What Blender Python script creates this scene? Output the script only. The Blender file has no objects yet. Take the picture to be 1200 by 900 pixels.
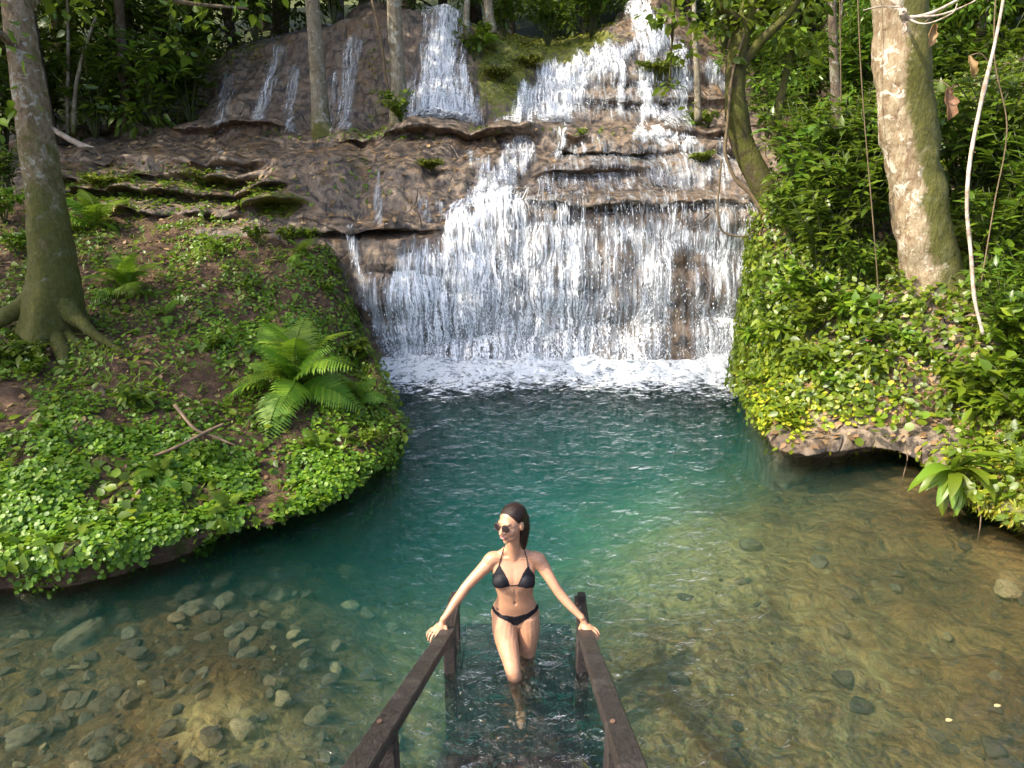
import bpy, math, random
import numpy as np
from mathutils import Vector, Matrix
random.seed(7)
RNG = np.random.default_rng(11)
scene = bpy.context.scene
COL = scene.collection
R = math.radians

# ------------------------------------------------------------ camera, sky, sun, exposure
F_PX, PITCH, CAM_H = 800.0, R(18.0), 3.0          # focal length in photo pixels (1200 wide)
cam_d = bpy.data.cameras.new('camera')
cam_d.sensor_width = 36.0
cam_d.lens = 36.0 * F_PX / 1200.0
cam_d.clip_start, cam_d.clip_end = 0.05, 500
cam = bpy.data.objects.new('camera', cam_d)
COL.objects.link(cam)
cam.location = (0, 0, CAM_H)
cam.rotation_euler = (R(90) - PITCH, 0, 0)
scene.camera = cam

SUN_EL, SUN_AZ = R(47), math.atan2(-0.86, -0.30)   # from the left, a little behind the camera
SUN_DIR = Vector((math.sin(SUN_AZ) * math.cos(SUN_EL), math.cos(SUN_AZ) * math.cos(SUN_EL), math.sin(SUN_EL)))
world = bpy.data.worlds.new('World')
scene.world = world
world.use_nodes = True
wn = world.node_tree
wn.nodes.clear()
w_out = wn.nodes.new('ShaderNodeOutputWorld')
w_bg = wn.nodes.new('ShaderNodeBackground')
w_sky = wn.nodes.new('ShaderNodeTexSky')
w_sky.sky_type = 'NISHITA'
w_sky.sun_disc = False
w_sky.sun_elevation = SUN_EL
w_sky.sun_rotation = SUN_AZ
w_sky.air_density, w_sky.dust_density, w_sky.ozone_density = 0.7, 3.0, 0.35
w_bg.inputs['Strength'].default_value = 0.15
wn.links.new(w_sky.outputs[0], w_bg.inputs[0])
wn.links.new(w_bg.outputs[0], w_out.inputs[0])

sun_d = bpy.data.lights.new('sun', 'SUN')
sun_d.energy = 2.4
sun_d.angle = R(0.53)
sun_d.color = (1.0, 0.90, 0.74)
sun = bpy.data.objects.new('sun', sun_d)
COL.objects.link(sun)
sun.rotation_euler = (-SUN_DIR).to_track_quat('-Z', 'Y').to_euler()

scene.view_settings.view_transform = 'Standard'
scene.view_settings.look = 'None'
scene.view_settings.gamma = 1.0
scene.view_settings.use_curve_mapping = False
scene.view_settings.exposure = 1.85
scene.render.engine = 'CYCLES'
scene.cycles.use_denoising = True
scene.cycles.max_bounces = 8
scene.cycles.volume_bounces = 2
scene.cycles.transparent_max_bounces = 24
scene.cycles.sample_clamp_indirect = 6.0
scene.cycles.caustics_reflective = False
scene.cycles.caustics_refractive = False

# ------------------------------------------------------------ helpers
SP, CP = math.sin(PITCH), math.cos(PITCH)

def P(px, py, y):
    """world point seen at photo pixel (px, py), at forward distance y"""
    u, v = (px - 600) / F_PX, (450 - py) / F_PX
    dy, dz = CP + v * SP, -SP + v * CP
    t = y / dy
    return np.array((u * t, y, CAM_H + dz * t))

def PZ(px, py, z):
    u, v = (px - 600) / F_PX, (450 - py) / F_PX
    dy, dz = CP + v * SP, -SP + v * CP
    t = (z - CAM_H) / dz
    return np.array((u * t, dy * t, z))

def proj(v):
    v = np.asarray(v)
    x, y, z = v[..., 0], v[..., 1], v[..., 2] - CAM_H
    d = y * CP - z * SP
    w = y * SP + z * CP
    return 600 + F_PX * x / d, 450 - F_PX * w / d, d

def _h(ix, iy, iz, seed):
    n = (ix * 73856093) ^ (iy * 19349663) ^ (iz * 83492791) ^ (seed * 2654435)
    n = n & 0xffffffff
    n = ((n ^ (n >> 15)) * 2246822519) & 0xffffffff
    n = ((n ^ (n >> 13)) * 3266489917) & 0xffffffff
    return ((n ^ (n >> 16)) & 0xffffff) / float(0xffffff)

def vnoise(p, seed=0):
    p = np.asarray(p, float)
    i = np.floor(p).astype(np.int64)
    f = p - i
    f = f * f * f * (f * (f * 6 - 15) + 10)
    r = 0
    for a in (0, 1):
        wa = f[..., 0] if a else 1 - f[..., 0]
        for b in (0, 1):
            wb = f[..., 1] if b else 1 - f[..., 1]
            for c in (0, 1):
                wc = f[..., 2] if c else 1 - f[..., 2]
                r = r + wa * wb * wc * _h(i[..., 0] + a, i[..., 1] + b, i[..., 2] + c, seed)
    return r

def fbm(p, octv=4, seed=0, gain=0.5):
    p = np.asarray(p, float)
    r, a, s = 0, 1.0, 0
    for o in range(octv):
        r = r + a * vnoise(p * (2.03 ** o) + 17.3 * o, seed + o)
        s += a
        a *= gain
    return r / s

def billow(p, octv=3, seed=0, gain=0.5):
    p = np.asarray(p, float)
    r, a, s = 0, 1.0, 0
    for o in range(octv):
        r = r + a * np.abs(2 * vnoise(p * (2.1 ** o) + 9.1 * o, seed + o) - 1)
        s += a
        a *= gain
    return r / s

def sstep(a, b, x):
    t = np.clip((x - a) / (b - a), 0, 1)
    return t * t * (3 - 2 * t)

class TPS:
    """smooth height through scattered (x, y, z) control points"""
    def __init__(self, pts):
        pts = np.asarray(pts, float)
        self.c = pts[:, :2]
        n = len(pts)
        K = self.k(np.linalg.norm(self.c[:, None] - self.c[None], axis=2)) + np.eye(n) * 0.02
        Pm = np.c_[np.ones(n), self.c]
        A = np.block([[K, Pm], [Pm.T, np.zeros((3, 3))]])
        s = np.linalg.solve(A, np.r_[pts[:, 2], 0, 0, 0])
        self.w, self.a = s[:n], s[n:]
    @staticmethod
    def k(r):
        return np.where(r > 1e-9, r * r * np.log(np.maximum(r, 1e-9)), 0)
    def __call__(self, x, y):
        q = np.stack([np.asarray(x, float), np.asarray(y, float)], -1)
        r = np.linalg.norm(q[..., None, :] - self.c, axis=-1)
        return self.k(r) @ self.w + self.a[0] + q @ self.a[1:]

def mesh_np(name, verts, polys, mat=None, smooth=True, attrs=None, uv=None):
    """polys: list of index arrays, each (n, k) of polygons with k corners"""
    me = bpy.data.meshes.new(name)
    verts = np.asarray(verts, np.float32)
    polys = [np.asarray(p, np.int32) for p in (polys if isinstance(polys, list) else [polys]) if len(p)]
    me.vertices.add(len(verts))
    me.vertices.foreach_set('co', verts.ravel())
    loops = np.concatenate([p.ravel() for p in polys])
    sizes = np.concatenate([np.full(len(p), p.shape[1], np.int32) for p in polys])
    starts = np.r_[0, np.cumsum(sizes)[:-1]].astype(np.int32)
    me.loops.add(len(loops))
    me.loops.foreach_set('vertex_index', loops)
    me.polygons.add(len(sizes))
    me.polygons.foreach_set('loop_start', starts)
    me.polygons.foreach_set('loop_total', sizes)
    me.polygons.foreach_set('use_smooth', np.full(len(sizes), smooth, bool))
    for k, v in (attrs or {}).items():
        a = me.attributes.new(k, 'FLOAT', 'POINT')
        a.data.foreach_set('value', np.asarray(v, np.float32).ravel())
    if uv is not None:
        l = me.uv_layers.new(name='UVMap')
        l.data.foreach_set('uv', np.asarray(uv, np.float32)[loops].ravel())
    me.update(calc_edges=True)
    me.validate()
    if mat is not None:
        me.materials.append(mat)
    return me

def link(name, me, parent=None, loc=(0, 0, 0), rot=(0, 0, 0), scale=(1, 1, 1)):
    o = bpy.data.objects.new(name, me)
    COL.objects.link(o)
    o.location, o.rotation_euler, o.scale = loc, rot, scale
    if parent is not None:
        o.parent = parent
    return o

def tag(o, label=None, cat=None, group=None, kind=None):
    for k, v in (('label', label), ('category', cat), ('group', group), ('kind', kind)):
        if v:
            o[k] = v
    return o

def thing(name, label, cat, loc=(0, 0, 0), group=None, rotz=0, scale=1.0):
    o = bpy.data.objects.new(name, None)
    COL.objects.link(o)
    o.location = loc
    o.rotation_euler = (0, 0, rotz)
    o.scale = (scale,) * 3
    o.empty_display_size = 0.1
    return tag(o, label, cat, group)

def copy_tree(root, loc, rot=(0, 0, 0), scale=1.0, label=None, group=None):
    r = root.copy()
    COL.objects.link(r)
    r.location, r.rotation_euler, r.scale = loc, rot, (scale,) * 3 if not isinstance(scale, tuple) else scale
    if label: r['label'] = label
    if group: r['group'] = group
    for ch in list(root.children):
        c = ch.copy()
        COL.objects.link(c)
        c.parent = r
        for g in list(ch.children):
            d = g.copy()
            COL.objects.link(d)
            d.parent = c
    return r

def grid_quads(nr, nc, wrap=False):
    a = np.arange(nr * nc).reshape(nr, nc)
    if wrap:
        b = np.roll(a, -1, 1)
        return np.stack([a[:-1], b[:-1], b[1:], a[1:]], -1).reshape(-1, 4)
    return np.stack([a[:-1, :-1], a[:-1, 1:], a[1:, 1:], a[1:, :-1]], -1).reshape(-1, 4)

def grid_normals(V):
    du = np.gradient(V, axis=1)
    dv = np.gradient(V, axis=0)
    n = np.cross(du, dv)
    return n / np.maximum(np.linalg.norm(n, axis=-1, keepdims=True), 1e-9)

def spline(pts, n):
    """Catmull-Rom through points (rows may carry radius columns), n samples"""
    p = np.asarray(pts, float)
    if len(p) == 2:
        t = np.linspace(0, 1, n)[:, None]
        return p[0] * (1 - t) + p[1] * t
    q = np.vstack([2 * p[0] - p[1], p, 2 * p[-1] - p[-2]])
    s = np.linspace(0, len(p) - 1 - 1e-6, n)
    i = s.astype(int)
    t = (s - i)[:, None]
    a, b, c, d = q[i], q[i + 1], q[i + 2], q[i + 3]
    return 0.5 * (2 * b + (c - a) * t + (2 * a - 5 * b + 4 * c - d) * t * t + (3 * b - a - 3 * c + d) * t ** 3)

def tube(path, n=12, k=10, bump=0.0, freq=3.0, seed=0, cap=True, flute=None):
    """path rows: x y z r -> verts, polys"""
    s = spline(path, n)
    c, r = s[:, :3], s[:, 3]
    t = np.gradient(c, axis=0)
    t /= np.maximum(np.linalg.norm(t, axis=1, keepdims=True), 1e-9)
    ref = np.array((0.13, 0.97, 0.21)) if abs(t[0][2]) > 0.6 else np.array((0.1, 0.17, 0.98))
    A = np.cross(t, ref); A /= np.maximum(np.linalg.norm(A, axis=1, keepdims=True), 1e-9)
    B = np.cross(t, A)
    th = np.linspace(0, 2 * math.pi, k, endpoint=False)
    dirs = A[:, None] * np.cos(th)[None, :, None] + B[:, None] * np.sin(th)[None, :, None]
    rr = np.repeat(r[:, None], k, 1)
    V = c[:, None] + dirs * rr[..., None]
    if bump:
        rr = rr * (1 + bump * (2 * fbm(V * freq, 3, seed) - 1))
        if k > 20:
            rr = rr * (1 + 0.4 * bump * (billow(V * np.array((9.0, 9.0, 2.6)), 3, seed + 3) - 0.35))
    if flute is not None:
        rr = rr * flute(s, th)
    V = c[:, None] + dirs * rr[..., None]
    q = grid_quads(n, k, True)
    V = V.reshape(-1, 3)
    polys = [q]
    if cap:
        polys.append(np.arange(k)[None, ::-1])
        polys.append((np.arange(k) + (n - 1) * k)[None])
    return V, polys

def join(parts):
    vs, ps, o = [], [], 0
    for v, p in parts:
        vs.append(np.asarray(v).reshape(-1, 3))
        for q in (p if isinstance(p, list) else [p]):
            ps.append(np.asarray(q) + o)
        o += len(vs[-1])
    by = {}
    for q in ps:
        by.setdefault(q.shape[1], []).append(q)
    return np.concatenate(vs), [np.concatenate(v) for v in by.values()]

def boxv(lo, hi):
    x0, y0, z0 = lo; x1, y1, z1 = hi
    v = np.array([(x0, y0, z0), (x1, y0, z0), (x1, y1, z0), (x0, y1, z0), (x0, y0, z1), (x1, y0, z1), (x1, y1, z1), (x0, y1, z1)], float)
    f = np.array([(0, 3, 2, 1), (4, 5, 6, 7), (0, 1, 5, 4), (1, 2, 6, 5), (2, 3, 7, 6), (3, 0, 4, 7)])
    return v, [f]

# leaf templates: x across, y along, z up
LEAF_LANCE = (np.array([(0, 0, 0), (.17, .28, .03), (.15, .62, .02), (0, 1, -.12), (-.15, .62, .02), (-.17, .28, .03), (0, .28, -.02), (0, .62, -.03)]),
              [np.array([(0, 1, 6), (0, 6, 5), (7, 2, 3), (7, 3, 4)]), np.array([(6, 1, 2, 7), (5, 6, 7, 4)])])
LEAF_OVATE = (np.array([(0, 0, 0), (.30, .25, .04), (.28, .58, .02), (0, 1, -.14), (-.28, .58, .02), (-.30, .25, .04), (0, .28, -.03), (0, .62, -.05)]),
              [np.array([(0, 1, 6), (0, 6, 5), (7, 2, 3), (7, 3, 4)]), np.array([(6, 1, 2, 7), (5, 6, 7, 4)])])
LEAF_SIMPLE = (np.array([(0, 0, 0), (.26, .42, .03), (0, 1, -.08), (-.26, .42, .03)]), [np.array([(0, 1, 2, 3)])])
_ra = np.linspace(-2.7, 2.7, 7)
LEAF_ROUND = (np.vstack([[(0, 0.08, -.04)], np.c_[.5 * np.sin(_ra), .5 + .5 * np.cos(_ra), .03 + 0 * _ra]]), [np.array([(0, i, i + 1) for i in range(1, 7)])])

def norm(a):
    return a / np.maximum(np.linalg.norm(a, axis=-1, keepdims=True), 1e-9)

def scatter(tpl, pos, along, up, size, width=None):
    tv, tp = tpl
    pos = np.asarray(pos, float)
    N = len(pos)
    along = norm(np.asarray(along, float))
    side = norm(np.cross(along, up))
    nrm = np.cross(side, along)
    size = np.broadcast_to(np.asarray(size, float), (N,))
    w = size if width is None else size * np.broadcast_to(width, (N,))
    V = (pos[:, None] + side[:, None] * (tv[None, :, :1] * w[:, None, None])
         + along[:, None] * (tv[None, :, 1:2] * size[:, None, None]) + nrm[:, None] * (tv[None, :, 2:] * size[:, None, None]))
    off = (np.arange(N) * len(tv))[:, None, None]
    return V.reshape(-1, 3), [(q[None] + off).reshape(-1, q.shape[1]) for q in tp]

def rdir(n, rng=RNG):
    return norm(rng.normal(size=(n, 3)))
# ------------------------------------------------------------ materials
class M:
    def __init__(self, name):
        self.m = bpy.data.materials.new(name)
        self.m.use_nodes = True
        self.t = self.m.node_tree
        self.t.nodes.clear()
        self.out = self.t.nodes.new('ShaderNodeOutputMaterial')
    def n(self, kind, ins=None, **kw):
        nd = self.t.nodes.new('ShaderNode' + kind)
        for k, v in kw.items():
            setattr(nd, k, v)
        for k, v in (ins or {}).items():
            self.set(nd.inputs[k], v)
        return nd
    def set(self, s, v):
        if isinstance(v, bpy.types.NodeSocket):
            self.t.links.new(v, s)
        elif isinstance(v, bpy.types.Node):
            self.t.links.new(v.outputs[0], s)
        else:
            if s.type == 'RGBA' and len(v) == 3:
                v = (*v, 1)
            s.default_value = v
    def coord(self, scale=(1, 1, 1), kind='Object', loc=(0, 0, 0)):
        tc = self.n('TexCoord')
        mp = self.n('Mapping', {'Vector': tc.outputs[kind], 'Scale': scale, 'Location': loc})
        return mp.outputs[0]
    def world(self, scale=(1, 1, 1)):
        g = self.n('NewGeometry')
        return self.n('Mapping', {'Vector': g.outputs['Position'], 'Scale': scale}).outputs[0]
    def noise(self, vec, scale, detail=4, rough=0.55, dist=0.0):
        return self.n('TexNoise', {'Vector': vec, 'Scale': scale, 'Detail': detail, 'Roughness': rough, 'Distortion': dist}).outputs['Fac']
    def ramp(self, fac, stops, interp='LINEAR'):
        r = self.n('ValToRGB', {'Fac': fac})
        r.color_ramp.interpolation = interp
        el = r.color_ramp.elements
        while len(el) < len(stops):
            el.new(0.5)
        for e, (p, c) in zip(el, stops):
            e.position = p
            e.color = (*c, 1) if len(c) == 3 else c
        return r.outputs[0]
    def mix(self, fac, a, b, blend='MIX'):
        x = self.n('Mix', data_type='RGBA', blend_type=blend)
        self.set(x.inputs[0], fac); self.set(x.inputs[6], a); self.set(x.inputs[7], b)
        return x.outputs[2]
    def math(self, op, a, b=0.0, clamp=False):
        x = self.n('Math', operation=op, use_clamp=clamp)
        self.set(x.inputs[0], a); self.set(x.inputs[1], b)
        return x.outputs[0]
    def range(self, v, a, b, c=0.0, d=1.0):
        return self.n('MapRange', {'Value': v, 'From Min': a, 'From Max': b, 'To Min': c, 'To Max': d}, interpolation_type='SMOOTHSTEP').outputs[0]
    def attr(self, name):
        return self.n('Attribute', attribute_name=name).outputs['Fac']
    def bump(self, h, strength=0.5, dist=0.02, normal=None):
        ins = {'Height': h, 'Strength': strength, 'Distance': dist}
        if normal is not None:
            ins['Normal'] = normal
        return self.n('Bump', ins).outputs[0]
    def principled(self, **kw):
        names = {'color': 'Base Color', 'rough': 'Roughness', 'normal': 'Normal', 'spec': 'Specular IOR Level', 'sss': 'Subsurface Weight', 'alpha': 'Alpha', 'coat': 'Coat Weight', 'metal': 'Metallic'}
        return self.n('BsdfPrincipled', {names.get(k, k): v for k, v in kw.items()})
    def surface(self, s):
        self.t.links.new(s.outputs[0], self.out.inputs['Surface'])
        return self.m

def mat_rock(name, dark=(0.045, 0.034, 0.026), mid=(0.105, 0.072, 0.045), light=(0.21, 0.155, 0.105), moss=True, wet=0.45):
    m = M(name)
    w = m.world()
    n1 = m.noise(w, 1.3, 6, 0.6, 0.6)
    n2 = m.noise(w, 7.0, 6, 0.65)
    n3 = m.noise(m.world((9, 9, 1.6)), 1.0, 5, 0.6)
    c = m.ramp(n1, [(0.33, mid), (0.5, light), (0.66, mid)])
    c = m.mix(m.range(n3, 0.45, 0.62), c, dark)
    c = m.mix(m.range(n2, 0.54, 0.76, 0, 0.6), c, (0.28, 0.20, 0.135))
    # lime-brown mineral tint
    c = m.mix(m.range(m.noise(w, 2.6, 4), 0.52, 0.68, 0, 0.7), c, (0.17, 0.10, 0.045))
    if moss:
        a = m.math('ADD', m.attr('moss'), m.math('MULTIPLY', m.math('SUBTRACT', m.noise(w, 5.0, 6, 0.7), 0.5), 1.3))
        mc = m.mix(m.noise(w, 14, 3), (0.045, 0.065, 0.008), (0.21, 0.21, 0.022))
        c = m.mix(m.range(a, 0.45, 0.62), c, mc)
    h = m.math('ADD', m.math('MULTIPLY', m.noise(w, 9, 8, 0.7), 0.8), m.math('MULTIPLY', n3, 0.5))
    wv = m.n('Mix', {0: 0.12, 4: w, 5: m.n('TexNoise', {'Vector': w, 'Scale': 2.0}).outputs['Color']}, data_type='VECTOR').outputs[1]
    cr = m.n('TexVoronoi', {'Vector': wv, 'Scale': 2.6}, feature='DISTANCE_TO_EDGE').outputs[0]
    crk = m.math('MULTIPLY', m.range(cr, 0.0, 0.05, 1, 0), m.range(m.noise(w, 1.1, 3), 0.45, 0.6))
    c = m.mix(m.math('MULTIPLY', crk, 0.4), c, (0.02, 0.014, 0.01))
    h = m.math('SUBTRACT', h, m.math('MULTIPLY', crk, 0.4))
    # dark wet streaks running down from the lips
    stv = m.noise(m.world((5.5, 5.5, 0.35)), 1.0, 4, 0.55)
    c = m.mix(m.range(stv, 0.52, 0.66, 0, 0.7), c, (0.04, 0.034, 0.03))
    b = m.bump(h, 0.9, 0.06, None)
    return m.surface(m.principled(color=c, rough=m.range(n2, 0.3, 0.7, wet - 0.15, wet + 0.2), normal=b, spec=0.5))

def mat_soil(name='soil', a=(0.055, 0.032, 0.018), b=(0.16, 0.095, 0.055)):
    m = M(name)
    w = m.world()
    n = m.noise(w, 3.0, 8, 0.7, 0.5)
    c = m.mix(m.range(n, 0.35, 0.68), a, b)
    c = m.mix(m.range(m.noise(w, 40, 4, 0.7), 0.55, 0.7, 0, 0.8), c, (0.25, 0.16, 0.09))
    g = m.math('ADD', m.attr('moss'), m.math('MULTIPLY', m.math('SUBTRACT', m.noise(w, 6, 6, 0.7), 0.5), 1.5))
    c = m.mix(m.range(g, 0.42, 0.6, 0, 0.85), c, m.mix(m.noise(w, 30, 3), (0.03, 0.05, 0.008), (0.10, 0.13, 0.02)))
    h = m.math('ADD', m.noise(w, 12, 8, 0.75), m.math('MULTIPLY', m.noise(w, 60, 4, 0.7), 0.4))
    return m.surface(m.principled(color=c, rough=0.85, normal=m.bump(h, 1.0, 0.05), spec=0.3))

def mat_leaf(name, cols, rough=0.42, trans=0.35, hue=0.5, patchy=0.0):
    """cols: three leaf colours picked per leaf"""
    m = M(name)
    g = m.n('NewGeometry')
    rnd = g.outputs['Random Per Island']
    oi = m.n('ObjectInfo')
    c = m.ramp(rnd, [(0.0, cols[0]), (0.5, cols[1]), (0.93, cols[2]), (1.0, cols[3] if len(cols) > 3 else cols[2])])
    hs = m.n('HueSaturation', {'Color': c, 'Hue': m.range(oi.outputs['Random'], 0, 1, 0.485, 0.515), 'Value': m.range(oi.outputs['Random'], 0, 1, 0.8, 1.2)})
    c = hs.outputs[0]
    if patchy:
        c = m.mix(m.range(m.noise(m.world(), 1.6, 3), 0.42, 0.62, 0, patchy), c, cols[3] if len(cols) > 3 else cols[2])
    p = m.principled(color=c, rough=rough, spec=0.45)
    t = m.n('BsdfTranslucent', {'Color': m.mix(0.35, c, (0.28, 0.42, 0.03), 'MIX')})
    mx = m.n('MixShader', {0: trans, 1: p.outputs[0], 2: t.outputs[0]})
    return m.surface(mx)

def mat_bark(name, base, light, dark, lichen=None, moss=0.0, scale=1.0, low=None, moss_side=None):
    m = M(name)
    w = m.world((1, 1, 0.45))
    n = m.noise(w, 9 * scale, 8, 0.7, 0.4)
    c = m.ramp(n, [(0.3, dark), (0.5, base), (0.7, light)])
    fl = m.noise(m.world((1, 1, .6)), 7.0 * scale, 7, .75, 1.2)
    c = m.mix(m.range(fl, .55, .62, 0, .8), c, dark)
    if lichen:
        l = m.noise(m.world(), 5.5 * scale, 6, 0.65, 0.8)
        c = m.mix(m.range(l, 0.54, 0.6, 0, 0.9), c, lichen)
    if moss:
        k = m.noise(m.world(), 3.2 * scale, 7, 0.7, 0.6)
        k = m.math('ADD', k, moss - 0.5)
        if low is not None:
            z = m.n('SeparateXYZ', {0: m.world()}).outputs[2]
            k = m.math('ADD', k, m.range(z, low[0], low[1], 0.22, -0.12))
        if moss_side is not None:
            gn = m.n('NewGeometry').outputs['Normal']
            d = m.n('VectorMath', {0: gn, 1: moss_side}, operation='DOT_PRODUCT').outputs['Value']
            k = m.math('ADD', k, m.range(d, -0.2, 0.8, -0.25, 0.25))
        c = m.mix(m.range(k, 0.43, 0.66, 0, 0.92), c, m.mix(m.noise(m.world(), 25, 3), (0.03, 0.04, 0.006), (0.13, 0.13, 0.02)))
    h = m.math('ADD', m.noise(m.world((1, 1, 0.3)), 16 * scale, 8, 0.7), m.math('MULTIPLY', m.noise(m.world(), 5 * scale, 6), 0.8))
    return m.surface(m.principled(color=c, rough=0.85, normal=m.bump(h, 1.0, 0.04), spec=0.25))

def mat_plain(name, col, col2=None, rough=0.6, scale=12, bump=0.3, spec=0.4, stretch=(1, 1, 1)):
    m = M(name)
    w = m.coord(stretch)
    n = m.noise(w, scale, 6, 0.65)
    c = m.mix(m.range(n, 0.35, 0.68), col, col2 or tuple(x * 0.6 for x in col))
    return m.surface(m.principled(color=c, rough=rough, normal=m.bump(n, bump, 0.01), spec=spec))

def mat_white_water(name, seed=0.0, lo=-0.06, hi=0.2, k=1.0, veil=0.0):
    m = M(name)
    uv = m.n('UVMap').outputs[0]
    def st(sx, sy, d=3, r=0.55):
        return m.noise(m.n('Mapping', {'Vector': uv, 'Scale': (sx * k, sy * k, 1), 'Location': (seed * 3.7, seed * 1.9, seed)}).outputs[0], 1.0, d, r, 0.25)
    strand = st(15, 1.1, 4)
    fine = st(42, 5.0, 3, 0.6)
    spk = st(34, 15, 3, 0.6)
    fall = m.attr('fall')                                   # 0 at the lip, 1 low down, where the strands break up
    low = m.mix(fall, fine, spk)
    n = m.math('ADD', m.math('MULTIPLY', strand, 0.45 + .3 * veil), m.math('MULTIPLY', low, 0.55 - .3 * veil))
    n = m.range(n, 0.29, 0.71)
    thr = m.math('SUBTRACT', 1.0, m.attr('flow'))
    a = m.math('SUBTRACT', n, thr)
    a = m.range(a, lo, hi)
    a = m.math('MULTIPLY', a, m.math('MULTIPLY', m.range(m.attr('flow'), 0.02, 0.14), 1.0 - 0.42 * veil))
    col = m.mix(m.range(a, 0.2, 1.0), (0.6, 0.65, 0.68), (0.92, 0.93, 0.94))
    p = m.principled(color=col, rough=0.45, spec=0.4, normal=m.bump(n, 0.3, 0.02))
    tl = m.n('BsdfTranslucent', {'Color': (0.85, 0.9, 0.93)})
    s = m.n('MixShader', {0: 0.3, 1: p.outputs[0], 2: tl.outputs[0]})
    tr = m.n('BsdfTransparent', {'Color': (1, 1, 1)})
    mx = m.n('MixShader', {0: a, 1: tr.outputs[0], 2: s.outputs[0]})
    return m.surface(mx)

def mat_pool():
    m = M('pool water')
    w = m.world()
    # ripples: long swell, then finer wind and current chop
    h1 = m.noise(m.world((1.0, 1.5, 1)), 2.6, 2, 0.5, 0.9)
    h2 = m.noise(m.world((1.0, 1.4, 1)), 7.0, 3, 0.55, 1.2)
    h3 = m.noise(w, 22, 2, 0.5, 0.5)
    h = m.math('ADD', m.math('MULTIPLY', h1, 0.6), m.math('ADD', m.math('MULTIPLY', h2, 0.36), m.math('MULTIPLY', h3, 0.07)))
    b = m.bump(h, m.attr('chop'), 0.16)
    fr = m.n('Fresnel', {'IOR': 1.333, 'Normal': b})
    gl = m.n('BsdfGlossy', {'Color': (1, 1, 1), 'Roughness': 0.03, 'Normal': b})
    tr = m.n('BsdfTransparent', {'Color': (1, 1, 1)})
    rf = m.n('BsdfRefraction', {'Color': (1, 1, 1), 'Roughness': 0.0, 'IOR': 1.333, 'Normal': b})
    tm = m.n('MixShader', {0: 0.24, 1: tr.outputs[0], 2: rf.outputs[0]})
    m.surface(m.n('MixShader', {0: fr.outputs[0], 1: tm.outputs[0], 2: gl.outputs[0]}))
    va = m.n('VolumeAbsorption', {'Color': WATER_COL, 'Density': WATER_ABS})
    vs = m.n('VolumeScatter', {'Color': (0.05, 0.64, 0.60), 'Density': WATER_SCAT, 'Anisotropy': 0.0})
    ad = m.n('AddShader', {0: va.outputs[0], 1: vs.outputs[0]})
    m.t.links.new((ad if WATER_SCAT > 0 else va).outputs[0], m.out.inputs['Volume'])
    return m.m

def mat_bed():
    m = M('stream bed')
    w = m.world()
    n1 = m.noise(w, 1.4, 6, 0.65, 0.8)
    n2 = m.noise(w, 6.0, 7, 0.7, 1.0)
    n3 = m.noise(w, 22, 5, 0.7)
    c = m.ramp(n1, [(0.3, (0.075, 0.040, 0.014)), (0.48, (0.23, 0.125, 0.040)), (0.62, (0.34, 0.21, 0.068)), (0.75, (0.14, 0.075, 0.028))])
    c = m.mix(m.range(n2, 0.48, 0.66, 0, 0.85), c, (0.055, 0.05, 0.028))
    c = m.mix(m.range(n3, 0.55, 0.72, 0, 0.8), c, (0.36, 0.27, 0.12))
    # pale lime sand and algae, as laid down in patches
    c = m.mix(m.range(m.math('ADD', m.attr('sand'), m.math('MULTIPLY', m.math('SUBTRACT', n2, 0.5), 1.2)), 0.4, 0.75, 0, 0.9), c, m.mix(n3, (0.40, 0.28, 0.095), (0.56, 0.43, 0.17)))
    c = m.mix(m.attr('brown'), c, (0.30, 0.27, 0.22), 'MULTIPLY')      # dark brown stone on the left, shade painted in except at the sunlit patch
    v = m.n('TexVoronoi', {'Vector': w, 'Scale': 5.0}, feature='DISTANCE_TO_EDGE').outputs[0]
    h = m.math('ADD', m.math('MULTIPLY', n2, 1.0), m.math('ADD', m.math('MULTIPLY', n3, 0.5), m.math('MULTIPLY', m.range(v, 0, 0.2), 0.3)))
    return m.surface(m.principled(color=c, rough=0.8, normal=m.bump(h, 1.0, 0.1), spec=0.2))

WATER_COL, WATER_ABS, WATER_SCAT = (0.03, 0.79, 0.775), 0.38, 0.115
# ------------------------------------------------------------ travertine terraces and cliff
MAT_ROCK = mat_rock('wet travertine')
MAT_BANKROCK = mat_rock('bank rock', mid=(0.12, 0.082, 0.05), light=(0.24, 0.185, 0.125), wet=0.7)
MAT_SOIL = mat_soil()
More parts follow.
